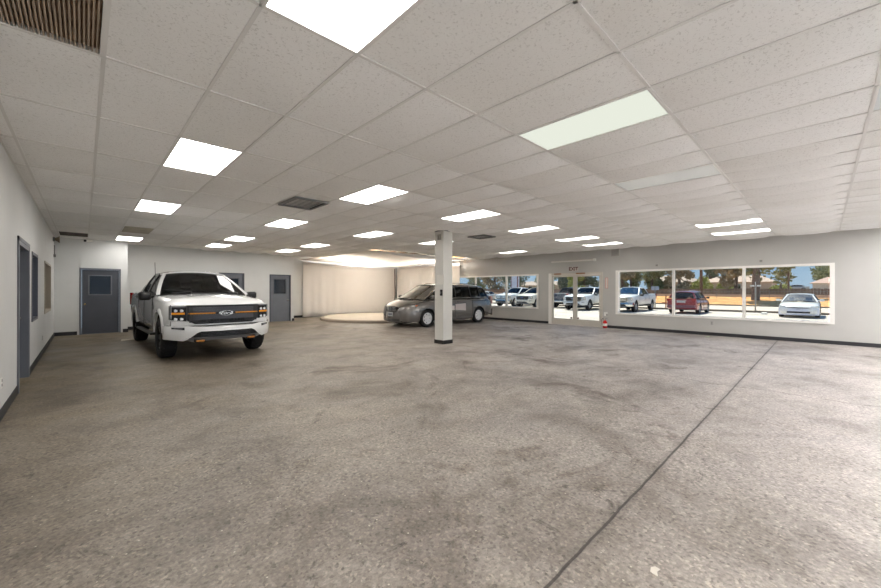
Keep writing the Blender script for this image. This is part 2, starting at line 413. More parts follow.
# big eggcrate return grille
r = empty('return_air_grille', (GX-3*DX, GY-DY, H)); tag(r, 'brown slatted return air grille in the ceiling, top left corner', 'air grille')
mb = MB(); mb.box(0, DX, 0, .02, -.005, .03); mb.box(0, DX, DY-.02, DY, -.005, .03); mb.box(0, .02, .02, DY-.02, -.005, .03); mb.box(DX-.02, DX, .02, DY-.02, -.005, .03)
mb.build('grille_frame', TEE, r)
mb = MB()
k = 0
while .03+k*.02 < DX-.02:
    mb.box(.03+k*.02, .039+k*.02, .02, DY-.02, 0, .02); k += 1
mb.build('louvre_blades', mat('grimy_aluminium', (176, 160, 142), .5, .3), r)
MB().box(.02, DX-.02, .02, DY-.02, .03, .045).build('filter', mat('dusty_filter', (158, 134, 114), .95, noise=.3, nscale=12), r)
def diffuser(i, j, label, ox=0, wx=DX, wy=.6):
    r = empty('air_diffuser', (GX+i*DX, GY+j*DY+ox, H-.03)); tag(r, label, 'air vent', 'supply air diffusers')
    mb = MB(); mb.box(0, wx, 0, .04, -.01, .02); mb.box(0, wx, wy-.04, wy, -.01, .02); mb.box(0, .04, .04, wy-.04, -.01, .02); mb.box(wx-.04, wx, .04, wy-.04, -.01, .02)
    mb.build('diffuser_frame', GREYP, r)
    mb = MB()
    for k in range(6):
        y = .06+k*(wy-.12)/6; mb.solid([[(.04, y, 0), (wx-.04, y, 0)], [(.04, y+.05, .018), (wx-.04, y+.05, .018)]], (0, 0, .004))
    mb.build('vanes', mat('dark_grey_vanes', (78, 76, 74), .5), r)
diffuser(2, 2, 'dark square air diffuser above and behind the truck roof', .3, DX, .75)
diffuser(11, 3, 'small brown air diffuser right of the column, over the minivan', -.45, DX*.9, .6)
MB().box(GX-3*DX+.012, GX-2*DX-.012, GY+9*DY+.012, GY+10*DY-.012, H+.02, H+.04).build('ceiling_gap_board', mat('brown_gap', (70, 60, 52), .9))
tag(bpy.data.objects['ceiling_gap_board'], 'dark brown board showing through a missing tile above the far left door', 'board')
st = MB().box(GX-DX+.02, GX-.02, GY+7*DY+.02, GY+8*DY-.02, H-.02, H-.012).build('stained_panel', mat('stained_tan', (176, 168, 148), .6, noise=.25, nscale=3))
tag(st, 'unlit tan-stained ceiling panel between the two far left lights', 'ceiling panel')

# ------------------------------------------------------------------ doors on the solid walls
def y_door(name, D, y, paint, frame, knob_left, win, depth=.1):
    a0, a1, z0, z1 = D
    r = empty(name, ((a0+a1)/2, y, 0)); r['kind'] = 'structure'; w = (a1-a0)/2
    mb = MB(); mb.box(-w, -w+.05, -.012, .12, 0, z1); mb.box(w-.05, w, -.012, .12, 0, z1); mb.box(-w+.05, w-.05, -.012, .12, z1-.05, z1)
    mb.build('door_frame', frame, r)
    lf = MB(); wx0, wx1, wz0, wz1 = win
    wall_panel(lf, 'y', .04, .045, -w+.055, w-.055, .012, z1-.055, [(wx0, wx1, wz0, wz1)])
    leaf = lf.build('door_leaf', paint, r)
    mb = MB(); mb.box(wx0-.03, wx0, .03, .05, wz0-.03, wz1+.03); mb.box(wx1, wx1+.03, .03, .05, wz0-.03, wz1+.03); mb.box(wx0, wx1, .03, .05, wz1, wz1+.03); mb.box(wx0, wx1, .03, .05, wz0-.03, wz0)
    mb.build('window_bead', frame, leaf)
    MB().box(wx0, wx1, .055, .06, wz0, wz1).build('vision_panel', BLACKG, leaf)
    kx = (-w+.12) if knob_left else (w-.12)
    MB().lathe([(0, -.05), (.028, -.045), (.032, -.025), (.016, -.005), (.016, .02), (.032, .025), (.032, .04), (0, .04)], 16, 'y', (kx, 0, .94)).build('knob', mat('brass', (205, 180, 130), .2, 1) if knob_left else CHROME, leaf, 50)
    MB().box(-w, w, 0, .1, -.001, .012).build('threshold', GREYP, r)
    return r
y_door('door_1', D1, 15.95, DOORP, DOORP2, True, (-.26, .24, 1.25, 1.83))
y_door('door_2', D2, 16.8, DOORP2, DOORP, False, (-.16, .25, 1.27, 1.85))
y_door('door_3', D3, 16.8, DOORP2, DOORP, False, (-.25, .24, 1.25, 1.86))
for n_, y_ in (('trim_3', 16.28), ('trim_4', 17.05)): pass
# door in left wall
r = empty('door_4', (XL, (LD[0]+LD[1])/2, 0)); r['kind'] = 'structure'; w = (LD[1]-LD[0])/2
mb = MB(); mb.box(-.16, .015, -w, -w+.06, 0, 2.07); mb.box(-.16, .015, w-.06, w, 0, 2.07); mb.box(-.16, .015, -w+.06, w-.06, 2.01, 2.07)
mb.box(.0, .018, -w-.05, -w, 0, 2.12); mb.box(.0, .018, w, w+.05, 0, 2.12); mb.box(.0, .018, -w-.05, w+.05, 2.07, 2.12)
mb.build('door_frame', DOORP2, r)
lf = MB().box(-.15, -.105, -w+.06, w-.06, .01, 2.01).build('door_leaf', DOORP, r)
MB().lathe([(0, -.02), (.03, -.01), (.03, .03), (0, .04)], 14, 'x', (-.09, w-.18, .95)).build('knob', CHROME, lf, 50)
def left_window(name, W, curtain):
    r = empty(name, (XL, (W[0]+W[1])/2, W[2])); r['kind'] = 'structure'; w = (W[1]-W[0])/2; hh = W[3]-W[2]
    mb = MB(); mb.box(-.2, .012, -w, -w+.05, 0, hh); mb.box(-.2, .012, w-.05, w, 0, hh); mb.box(-.2, .012, -w+.05, w-.05, hh-.05, hh); mb.box(-.2, .012, -w+.05, w-.05, 0, .05)
    mb.build('window_frame', curtain[0], r)
    MB().box(-.13, -.12, -w+.05, w-.05, .05, hh-.05).build('pane', curtain[1], r)
    MB().box(-.2, -.19, -w, w, 0, hh).build('blind', mat(name+'_blind', curtain[2], .7, noise=.1, nscale=8), r)
left_window('window_4', LW1, (mat('dark_frame', (74, 78, 90), .45), BLACKG, (60, 64, 76)))
left_window('window_5', LW2, (mat('sand_frame', (176, 168, 152), .5), glass('sand_glass', (225, 220, 210), .15), (205, 200, 190)))

# ------------------------------------------------------------------ window wall glazing
def glazing(name, W, cuts, label=None):
    a0, a1, z0, z1 = W
    r = empty(name, (XR, (a0+a1)/2, z0)); r['kind'] = 'structure'; c = (a0+a1)/2; hh = z1-z0; w = (a1-a0)/2
    mb = MB(); mb.box(-.02, .2, -w, -w+.09, 0, hh); mb.box(-.02, .2, w-.09, w, 0, hh); mb.box(-.02, .2, -w+.09, w-.09, hh-.06, hh); mb.box(-.035, .2, -w+.09, w-.09, 0, .06)
    mb.build('window_frame', WFRAME, r)
    for k in cuts: MB().box(0, .1, k-c-.035, k-c+.035, .06, hh-.06).build('mullion', WFRAME, r)
    e = [a0+.09]+sorted(cuts)+[a1-.09]
    for p, q in zip(e[:-1], e[1:]): MB().box(.05, .056, p-c+.03, q-c-.03, .06, hh-.06).build('pane', GLASS, r)
glazing('window_1', W1, [10.31, 12.2]); glazing('window_2', W2, [1.66, 3.5])
# entrance: double glass doors
r = empty('door_5', (XR, (ENT[0]+ENT[1])/2, 0)); r['kind'] = 'structure'; c = (ENT[0]+ENT[1])/2; w = (ENT[1]-ENT[0])/2
ALU = mat('beige_aluminium', (196, 190, 180), .4)
mb = MB(); mb.box(-.03, .2, w-.13, w, 0, 2.12); mb.build('white_jamb', WFRAME, r)['label'] = 'white left jamb'
mb = MB(); mb.box(-.02, .2, -w, -w+.06, 0, 2.12); mb.box(-.02, .2, -w+.06, w-.13, 2.04, 2.12); mb.build('door_frame', ALU, r)
for s, (a, b) in ((1, (6.945, 8.1-.13)), (-1, (ENT[0]+.06, 6.935))):
    mb = MB(); st_ = .08
    mb.box(.0, .05, a-c, a-c+st_, .01, 2.03); mb.box(.0, .05, b-c-st_, b-c, .01, 2.03); mb.box(0, .05, a-c+st_, b-c-st_, 1.96, 2.03); mb.box(0, .05, a-c+st_, b-c-st_, .01, .25)
    lf = mb.build('door_leaf', ALU, r)
    MB().box(.022, .028, a-c+st_, b-c-st_, .25, 1.96).build('pane', GLASS, lf)
    ky = (a-c+.04) if s > 0 else (b-c-.04)
    MB().lathe([(0, -.03), (.035, -.03), (.035, 0), (0, 0)], 12, 'x', (0, ky+(.1 if s > 0 else -.1), .3)).build('floor_bolt', mat('bronze', (110, 80, 70), .4, .6), lf)
    if s > 0:
        MB().box(-.05, 0, ky-.02+.05, ky+.1+.05, 1.28, 1.45).build('lock_box', BLACKP, lf)
    MB().tube([(-.0, ky, .9), (-.06, ky, .92), (-.06, ky, 1.2), (0, ky, 1.22)], .011, 8).build('pull_handle', STEEL, lf, 40)
MB().box(-.08, -.02, -.35-.1, -.1, 2.06, 2.11).build('door_closer', mat('brown_closer', (150, 110, 80), .5), r)
MB().box(-.08, -.02, .55, .85, 2.06, 2.11).build('door_closer', mat('brown_closer', (150, 110, 80), .5), r)
# EXIT lettering over the doors
ex = empty('exit_sign', (XR, 7.0, 2.27)); tag(ex, 'dark red EXIT lettering on the wall above the entrance doors', 'sign')
MB().box(-.012, 0, -.19, .19, -.085, .085).build('sign_panel', mat('sign_beige', (206, 198, 190), .5), ex)
text('letters', 'EXIT', .19, mat('exit_red', (84, 30, 30), .5), ex, (-.015, 0, 0), (R(90), 0, R(-90)), ext=.002, off=.006)
o = empty('tube_light', (XR, 7.03, 2.59)); tag(o, 'long white wall fixture above the EXIT lettering', 'light fixture')
MB().box(-.07, 0, -.92, .92, -.035, .035).build('housing', mat('cream_housing', (214, 208, 198), .45), o, bevel=.008)
MB().tube([(-.09, -.9, -.01), (-.09, .9, -.01)], .016, 10).build('tube', PLASTW, o, 40)
MB().box(-.11, -.0, -.95, -.87, -.05, .05).build('end_cap', PLASTW, o, bevel=.006)
o = empty('wall_speaker', (XR, 5.35, 2.82)); tag(o, 'square grey box mounted high on the wall right of the doors', 'speaker box')
MB().box(-.1, 0, -.15, .15, -.15, .14).build('cabinet', mat('speaker_grey', (176, 172, 166), .6), o, bevel=.008)
mb = MB()
for k in range(9): mb.box(-.106, -.1, -.12, .12, -.12+k*.028, -.105+k*.028)
mb.build('front_grille', mat('speaker_cloth', (150, 147, 142), .8), o)
o = empty('notice_strip', (XR, 5.69, 1.69)); tag(o, 'narrow red-edged notice strip on the wall right of the doors', 'notice')
MB().box(-.006, 0, -.05, .05, -.2, .2).build('paper', mat('notice_paper', (214, 202, 194), .6), o)
mb = MB(); mb.box(-.008, -.006, -.05, -.035, -.2, .2); mb.box(-.008, -.006, .035, .05, -.2, .2); mb.box(-.008, -.006, -.035, .035, .185, .2); mb.box(-.008, -.006, -.035, .035, -.2, -.185)
mb.build('red_edge', mat('notice_red', (196, 120, 110), .6), o)
for (y, lb) in ((3.985, 'small square sensor on the wall above the white pickup window bay'), (1.27, 'small square sensor on the wall above the rightmost window bays')):
    o = empty('wall_sensor', (XR, y, 2.28)); tag(o, lb, 'sensor', 'motion sensors above the long window')
    MB().box(-.04, 0, -.05, .05, -.055, .055).build('case', mat('sensor_case', (182, 178, 172), .5), o, bevel=.008)
    MB().box(-.046, -.04, -.03, .03, -.03, .02).build('lens', mat('sensor_lens', (132, 130, 128), .3), o)
def outlet(x, y, z, axis, lb):
    o = empty('power_outlet', (x, y, z)); tag(o, lb, 'outlet')
    if axis == 'r': f = lambda a, b, c, d, t0, t1: (-t1, -t0, a, b, c, d)
    elif axis == 'l': f = lambda a, b, c, d, t0, t1: (t0, t1, a, b, c, d)
    else: f = lambda a, b, c, d, t0, t1: (a, b, -t1, -t0, c, d)
    m0 = PLASTW if axis == 'l' else mat('grey_cover', (168, 166, 162), .5)
    if axis == 'b': m0 = mat('dark_cover', (70, 66, 64), .5)
    MB().box(*f(-.036, .036, -.058, .058, 0, .006)).build('cover_plate', m0, o)
    for dz in (-.025, .025): MB().box(*f(-.014, .014, dz-.014, dz+.014, .006, .009)).build('socket', GREYP, o)
outlet(XR, 2.44, .39, 'r', 'grey power outlet low on the wall below the red car window')
outlet(XL, 11.65, .36, 'l', 'white power outlet low on the left wall beneath the windows')
outlet(XL, 6.19, .385, 'l', 'white power outlet at the left edge, nearest the viewer')
outlet(7.2, YB, .62, 'b', 'small dark outlet on the narrow wall beside the white curtain')
# fire extinguisher
o = empty('fire_extinguisher', (XR-.12, 5.70, 0)); tag(o, 'red fire extinguisher standing on the floor beside the entrance doors', 'fire extinguisher')
RED = mat('extinguisher_red', (190, 32, 34), .25)
MB().lathe([(0, 0), (.07, 0), (.078, .015), (.078, .2), (.06, .25), (.025, .275), (.02, .3), (0, .3)], 20).build('cylinder', RED, o, 40)
MB().lathe([(.079, .08), (.0795, .081), (.0795, .17), (.079, .171)], 20).build('label_band', PLASTW, o)
mb = MB(); mb.box(-.018, .018, -.018, .018, .3, .335); mb.solid([[(-.01, 0, .335), (.01, 0, .335)], [(-.01, -.1, .38), (.01, -.1, .38)]], (0, 0, .008)); mb.build('valve', BLACKP, o)
MB().tube([(0, .02, .32), (0, .09, .36), (0, .13, .28), (0, .11, .12)], .011, 8).build('hose', BLACKP, o, 40)
MB().lathe([(0, -.03), (.016, -.03), (.016, -.018), (0, -.018)], 12, 'x', (0, 0, .318)).build('gauge', PLASTW, o)
o = empty('wall_hook', (XR, 5.72, .5)); tag(o, 'white placard with black mark on the wall just above the extinguisher', 'placard')
MB().box(-.006, 0, -.07, .07, -.06, .09).build('card', PLASTW, o); MB().box(-.008, -.006, -.06, -.03, -.05, .03).build('black_mark', BLACKP, o)

# column
o = empty('support_column', (6.7, 6.84, 0)); tag(o, 'square off-white support column standing before the minivan', 'column')
MB().box(0, .33, 0, .32, .1, H).build('shaft', wall_mat('column_paint', (206, 204, 198)), o)
MB().box(-.01, .34, -.01, .33, 0, .1).build('rubber_base', mat('column_rubber', (26, 25, 24), .4), o)
MB().box(-.008, .338, -.008, .328, H-.03, H-.004).build('collar', GREYP, o)
mb = MB(); mb.box(-.03, 0, .1, .13, 2.72, 2.86); mb.box(-.03, 0, .17, .2, 2.72, 2.86); mb.box(-.03, -.0, .13, .17, 2.83, 2.86); mb.build('bracket', STEEL, o)
p = empty('taped_notice', (6.7, 6.94, 1.68)); tag(p, 'pale grey paper sheet taped to the column', 'notice')
MB().box(-.004, -.001, -.12, .14, -.13, .12).build('sheet', mat('faded_paper', (214, 211, 204), .7), p)
p = empty('switch_box', (6.7, 6.90, 1.34)); tag(p, 'small black switch box on the column below the paper', 'switch')
MB().box(-.035, 0, -.035, .035, -.08, .08).build('case', BLACKP, p, bevel=.005); MB().box(-.04, -.035, -.012, .012, -.03, .03).build('rocker', GREYP, p)

# small things, left corner
o = empty('security_camera', (.09, 15.6, H)); tag(o, 'small white security camera under the ceiling above the grey-blue left door', 'camera')
MB().lathe([(0, 0), (.05, 0), (.05, -.02), (.02, -.03), (.02, -.07), (0, -.07)], 14).build('mount', PLASTW, o, 40)
MB().tube([(.07, .04, -.07), (-.06, -.1, -.1)], .04, 12).build('body', PLASTW, o, 40)
MB().tube([(-.06, -.1, -.1), (-.075, -.116, -.104)], .034, 12).build('lens', BLACKP, o, 40)
o = empty('wall_horn', (XL, 15.35, H-.13)); tag(o, 'grey-brown horn speaker in the ceiling corner of the left wall', 'speaker')
MB().lathe([(.0, 0), (.04, .0), (.04, .05), (.07, .1), (.10, .13), (.10, .14), (0, .11)], 18, 'x').build('bell', mat('horn_beige', (134, 122, 104), .5), o, 40)
MB().box(0, .04, -.04, .04, -.06, .06).build('bracket', GREYP, o)
o = empty('conduit_box', (XL, 15.7, 2.4)); tag(o, 'thin grey conduit with a small box high in the left corner', 'conduit')
MB().box(0, .05, -.04, .04, -.05, .03).build('box', GREYP, o); MB().tube([(.02, 0, .03), (.02, 0, .3)], .012, 8).build('pipe', GREYP, o)
# litter
o = MB().solid([[(0, 0, .002), (.05, .02, .006), (.1, .01, .003)], [(.01, .06, .004), (.06, .07, .008), (.11, .05, .002)]], (0, 0, .002)).build('paper_scrap', mat('paper_scrap', (206, 199, 188), .7)); o.location = (2.02, .56, 0); o.scale = (.6, .6, 1)
tag(o, 'pale torn scrap lying on the concrete near the bottom edge', 'scrap')
o = MB().solid([[(0, 0, .002), (.14, .02, .02)], [(.03, .12, .01), (.16, .12, .004)]], (0, 0, .003)).build('paper_scrap', mat('green_scrap', (190, 205, 176), .7)); o.location = (13.6, 2.4, 0)
tag(o, 'tiny greenish scrap on the floor near the window wall', 'scrap')
o = MB().solid([[(0, 0, .002), (.4, .02, .03)], [(.03, .3, .02), (.42, .32, .004)]], (0, 0, .003)).build('floor_mat', mat('pale_rag', (196, 188, 174), .8)); o.location = (.72, 13.2, 0)
tag(o, 'pale rag on the floor behind the white truck by the left door', 'rag')

# ------------------------------------------------------------------ photo booth corner
def cloth_mat(name, rgb, tr=.35, k=1):
    g = N(name); d = g.n('ShaderNodeBsdfDiffuse', Color=lin(rgb)); t_ = g.n('ShaderNodeBsdfTranslucent', Color=lin(rgb))
    m = g.n('ShaderNodeMixShader'); m.inputs[0].default_value = tr; g.l(d.outputs[0], m.inputs[1]); g.l(t_.outputs[0], m.inputs[2])
    tc = g.n('ShaderNodeTexCoord'); n = g.n('ShaderNodeTexNoise', Scale=3.0, Detail=5.0, Distortion=.6); g.l(tc.outputs['Object'], n.inputs['Vector'])
    b = g.n('ShaderNodeBump', Strength=.4, Distance=.05); g.l(n.outputs['Fac'], b.inputs['Height']); g.l(b.outputs[0], d.inputs['Normal'])
    g.l(m.outputs[0], g.out.inputs[0]); return g.m
SHEET = cloth_mat('white_backdrop_cloth', (246, 243, 240), .25); SHEET2 = cloth_mat('cream_overhead_cloth', (244, 241, 236), .62)
def curtain(path, z0, z1f, amp, name, label):
    rows = []; n = 150; L = []
    for q in range(len(path)-1): L.append(hypot(path[q+1][0]-path[q][0], path[q+1][1]-path[q][1]))
    T = sum(L); rnd = [random.uniform(0, 6.28) for _ in range(6)]
    cols = []
    for a in range(n+1):
        s = T*a/n; q = 0
        while q < len(L)-1 and s > L[q]: s -= L[q]; q += 1
        u = s/L[q]; x = path[q][0]*(1-u)+path[q+1][0]*u; y = path[q][1]*(1-u)+path[q+1][1]*u
        dx, dy = (path[q+1][0]-path[q][0])/L[q], (path[q+1][1]-path[q][1])/L[q]
        ss = T*a/n; col = []
        for b in range(15):
            v = b/14; z = z0+(z1f(a/n)-z0)*v
            w_ = amp*(.35+.65*(1-v))*(sin(ss*3.1+rnd[0]+v*.6)*.5+sin(ss*7.3+rnd[1]-v*.9)*.35+sin(ss*15+rnd[2])*.2)*(1+.6*sin(ss*.9+rnd[3]))
            col.append((x-dy*w_, y+dx*w_, z))
        cols.append(col)
    o = MB().grid(cols).build(name, SHEET, None, 180)
    so = o.modifiers.new('t', 'SOLIDIFY'); so.thickness = .004
    tag(o, label, 'curtain', 'booth curtains'); return o
curtain([(8.02, 18.4), (13.88, 18.4)], .02, lambda u: 2.84-.1*sin(pi*u)-.04*u, .045, 'backdrop_curtain', 'wide white cloth backdrop hanging behind the round platform')
curtain([(13.95, 18.32), (14.05, 13.12)], .02, lambda u: 2.80+.04*u, .025, 'backdrop_curtain', 'cream cloth curtain behind the minivan hood, right of the dark pole')
o = empty('curtain_pole', (13.66, 18.2, 0)); tag(o, 'thin dark pole where the two booth curtains meet', 'pole')
MB().tube([(0, 0, 0), (0, 0, 2.70)], .022, 10).build('shaft', mat('brown_pole', (92, 76, 66), .5), o, 40); MB().lathe([(0, 0), (.05, 0), (.05, .02), (0, .03)], 16).build('foot', BLACKP, o)
# overhead sheet, sagging
def sheet(x0, x1, y0, y1, zf, name, label, m, n=40):
    rows = []
    for a in range(n+1):
        u = a/n; row = []
        for b in range(n+1):
            v = b/n; row.append((x0+(x1-x0)*u, y0+(y1-y0)*v, zf(u, v)))
        rows.append(row)
    o = MB().grid(rows).build(name, m, None, 180); so = o.modifiers.new('t', 'SOLIDIFY'); so.thickness = .004
    tag(o, label, 'canopy', None); return o
def z1_(u, v): return 2.95-.13*sin(pi*u)**.8*sin(pi*min(1, v*1.02))**.8-.09*u*v-.012*sin(u*21+v*5)-.01*sin(v*17-u*6)-.04*v
sheet(7.79, 13.85, 12.24, 18.3, z1_, 'overhead_canopy', 'cream fabric canopy sagging over the booth corner', SHEET2)
rows = []
for a in range(61):
    u = a/60; rows.append([(8.3+4.9*u, 12.17+.012*sin(u*40)*(b/6), 2.95-(.05+.11*sin(pi*u)**.7)*b/6) for b in range(7)])
o = MB().grid(rows).build('canopy_valance', SHEET, None, 180); so = o.modifiers.new('t', 'SOLIDIFY'); so.thickness = .004
tag(o, 'whiter drape along the front edge of the booth canopy, left of the column', 'drape')
# round platform
o = empty('turntable_platform', (10.65, 15.3, 0)); tag(o, 'low round cream platform before the white curtain', 'platform')
MB().lathe([(2.9, 0), (2.9, .09), (2.87, .115), (2.72, .12)], 96).build('rim', mat('platform_rim', (150, 138, 124), .6), o, 40)
MB().lathe([(2.72, .12), (2.7, .125), (0, .125)], 96).build('deck', mat('platform_deck', (206, 196, 182), .55, noise=.06, nscale=2), o, 40)

# ------------------------------------------------------------------ vehicles
RUB = mat('tyre_rubber', (24, 24, 26), .78, bump=.3, bscale=60)
AUTOG = glass('tinted_auto_glass', (84, 90, 92), .06)
AUTOGC = glass('light_auto_glass', (150, 155, 148), .75)
SEATM = mat('dark_upholstery', (34, 34, 36), .7)
AMBER = mat('amber_lens', (250, 160, 30), .25)
REDL = mat('red_lens', (150, 18, 22), .15)
LAMPG = mat('headlamp_clear', (200, 204, 208), .08, .6)

def sec(w, zb, zt, crown, tum=.03):
    hh = zt-zb
    half = [(0, zb), (w-.16, zb), (w-.05, zb+.03), (w-.012, zb+.10), (w, zb+.3*hh), (w, zb+.58*hh), (w-.012, zb+.72*hh), (w-tum*.8, zt-.10), (w-tum-.02, zt-.035), (w-tum-.07, zt), (w*.66, zt+crown*.6), (w*.33, zt+crown*.92), (0, zt+crown)]
    return half
def body_loft(stations, tum=.03):
    rows = []
    for st in stations:
        x, w, zb, zt, cr = st[:5]; h_ = sec(w, zb, zt, cr, tum)
        full = [(x, y, z) for y, z in h_]+[(x, -y, z) for y, z in reversed(h_[1:-1])]
        rows.append(full)
    mb = MB(); mb.grid(rows, True)
    n = len(rows[0])
    o = 0; mb.f.append(tuple(range(n))); mb.mi.append(0)
    e = (len(rows)-1)*n; mb.f.append(tuple(e+k for k in reversed(range(n)))); mb.mi.append(0)
    return mb
def smooth_st(keys, n=5):
    out = []
    for a, b in zip(keys[:-1], keys[1:]):
        k = max(1, int(abs(a[0]-b[0])/.18))
        for q in range(k):
            u = q/k; out.append(tuple(a[t]*(1-u)+b[t]*u for t in range(5)))
    out.append(keys[-1]); return out
def strip(mb, ys, tops, bots, fx, t=.03, mi=0, nz=3):
    """panel following the nose: x=fx(y,z)"""
    rows = []
    for y, a, b in zip(ys, tops, bots):
        rows.append([(fx(y, b+(a-b)*k/nz), y, b+(a-b)*k/nz) for k in range(nz+1)])
    return mb.solid(rows, (-t, 0, 0), mi)
def interp(pts, y):
    y = abs(y)
    for (a, va), (b, vb) in zip(pts[:-1], pts[1:]):
        if a <= y <= b: return va+(vb-va)*(y-a)/(b-a)
    return pts[-1][1] if y > pts[-1][0] else pts[0][1]
def wheel(parent, x, y, r, wd, rimm, spokes=8, side=1, tread=False, rim_r=None, hub=None):
    """tyre mesh with rim child; side = +1 left"""
    rr = rim_r or r*.62; h_ = wd/2
    prof = [(rr, -h_*.8), (rr+.02, -h_*.96), (r*.88, -h_), (r*.965, -h_*.86), (r, -h_*.62), (r, 0), (r, h_*.62), (r*.965, h_*.86), (r*.88, h_), (rr+.02, h_*.96), (rr, h_*.8)]
    wob = None; n = 36
    if tread:
        n = 96
        def wob(i, k):
            if i in (3, 7): return .0 if (k//2) % 2 else -.03
            if i in (4, 6): return .0 if (k//2+i//4) % 2 else -.018
            if i == 5: return .0 if (k//3) % 2 else -.012
            return 0
    t = MB().lathe(prof, n, 'y', (0, 0, 0), 0, wob).build('wheel', RUB, parent, 35); t.location = (x, y, r)
    mb = MB(); s = side; fo = h_*.55*s
    mb.lathe([(rr, -h_*.8), (rr, h_*.8)], 36, 'y'); mb.lathe([(rr, h_*.8*s), (rr-.03, h_*.86*s), (rr-.045, h_*.6*s)], 36, 'y')
    mb.lathe([(0, fo+.03*s), (.055, fo+.03*s), (.07, fo), (.07, fo-.06*s), (0, fo-.06*s)], 18, 'y')
    for k in range(spokes):
        a = 2*pi*k/spokes; u = Vector((cos(a), 0, sin(a))); p = Vector((-sin(a), 0, cos(a)))
        w0, w1 = .022+.02, .03 if spokes > 7 else .045
        rows = [[u*.05+p*w0+Vector((0, fo, 0)), u*.05-p*w0+Vector((0, fo, 0))], [u*(rr-.03)+p*w1+Vector((0, fo+.03*s, 0)), u*(rr-.03)-p*w1+Vector((0, fo+.03*s, 0))]]
        mb.solid(rows, (0, -.035*s, 0))
    rim = mb.build('rim', rimm, t, 40)
    mbk = MB().lathe([(0, -.02*s), (rr-.02, -.02*s)], 30, 'y').build('brake_disc', DARK, t)
    return t
def greenhouse(root, P, glassm, paint, crown, ws_bow, nroof=14, pill_m=None, names=('front', 'rear'), pw=.035, rear_glass=True, ws_glass=None):
    """P: list of side lines ((xb,yb,zb),(xt,yt,zt)) from windshield (A) to the back"""
    pill_m = pill_m or paint
    for s in (1, -1):
        for k, (b, t_) in enumerate(P):
            bb = Vector((b[0], b[1]*s, b[2])); tt = Vector((t_[0], t_[1]*s, t_[2]))
            wd = pw*(1.0 if k in (0, len(P)-1) else .9); wr = P[k][2] if len(P[k]) > 2 else 1
            mb = MB(); rows = []
            for q in range(7):
                u = q/6; c = bb.lerp(tt, u)+Vector((0, .018*sin(pi*u)*s, 0)); rows.append([c+Vector((wd*wr, 0, 0)), c+Vector((wd*wr*.8, .02*s, 0)), c+Vector((-wd*wr*.8, .02*s, 0)), c+Vector((-wd*wr, 0, 0)), c+Vector((-wd*wr*.8, -.05*s, 0)), c+Vector((wd*wr*.8, -.05*s, 0))])
            mb.grid(rows, True).build('pillar', pill_m if 0 < k < len(P)-1 else paint, root, 50)
        for k in range(len(P)-1):
            (b0, t0), (b1, t1) = P[k][:2], P[k+1][:2]
            rows = []
            for q in range(7):
                u = q/6; row = []
                for r_ in range(7):
                    v = r_/6; p = Vector(b0).lerp(Vector(b1), u).lerp(Vector(t0).lerp(Vector(t1), u), v); p.y += .018*sin(pi*v)
                    row.append((p.x, p.y*s, p.z))
                rows.append(row)
            MB().grid(rows).build('side_window', glassm, root, 180)
    # windshield
    def cross(b, t_, bow, nm, m):
        rows = []
        for q in range(13):
            u = -1+2*q/12; row = []
            for r_ in range(7):
                v = r_/6; x = b[0]+(t_[0]-b[0])*v+bow*(1-u*u)*(1-.5*v); y = (b[1]+(t_[1]-b[1])*v)*u; z = b[2]+(t_[2]-b[2])*v+crown*(1-u*u)*v*.9+abs(bow)*.25*(1-u*u)*(1-v)
                row.append((x, y, z))
            rows.append(row)
        MB().grid(rows).build(nm, m, root, 180)
    cross(P[0][0], P[0][1], ws_bow, 'windshield', ws_glass or glassm)
    if rear_glass: cross(P[-1][0], P[-1][1], -ws_bow*.5, 'rear_window', glassm)
    # roof
    tops = [p[1] for p in P]; rows = []
    xs = [tops[0][0]+(tops[-1][0]-tops[0][0])*q/nroof for q in range(nroof+1)]
    for qi, x in enumerate(xs):
        for a, b in zip(tops[:-1], tops[1:]):
            if (a[0]-x)*(b[0]-x) <= 1e-9:
                u = (x-a[0])/(b[0]-a[0]) if b[0] != a[0] else 0; y = a[1]+(b[1]-a[1])*u; z = a[2]+(b[2]-a[2])*u; break
        row = [(x, y+.03, z-.03), (x, y+.022, z+.01)]
        ends = ws_bow*.5*(1 if qi == 0 else 0)-ws_bow*.25*(1 if qi == nroof else 0)
        for k in range(1, 10):
            v = 1-2*k/10; row.append((x+ends*(1-v*v), (y+.005)*v, z+.028+crown*(1-v*v)))
        row += [(x, -y-.022, z+.01), (x, -y-.03, z-.03)]; rows.append(row)
    MB().solid(rows, (0, 0, -.035)).build('roof', paint, root, 50)
def seats(root, x, z, ys, h_=.62):
    for y in ys:
        mb = MB(); mb.box(x-.08, x+.06, y-.24, y+.24, z, z+h_); mb.box(x-.06, x+.03, y-.13, y+.13, z+h_+.03, z+h_+.2)
        mb.build('seat', SEATM, root, bevel=.04)
def handle(root, x, y, z, s, m):
    MB().tube([(x-.09, y, z), (x-.08, y+.03*s, z), (x+.08, y+.03*s, z), (x+.09, y, z)], .012, 8).build('door_handle', m, root, 40)
def seam(root, pts, m=None):
    MB().tube(pts, .006, 5).build('door_seam', m or DARK, root)
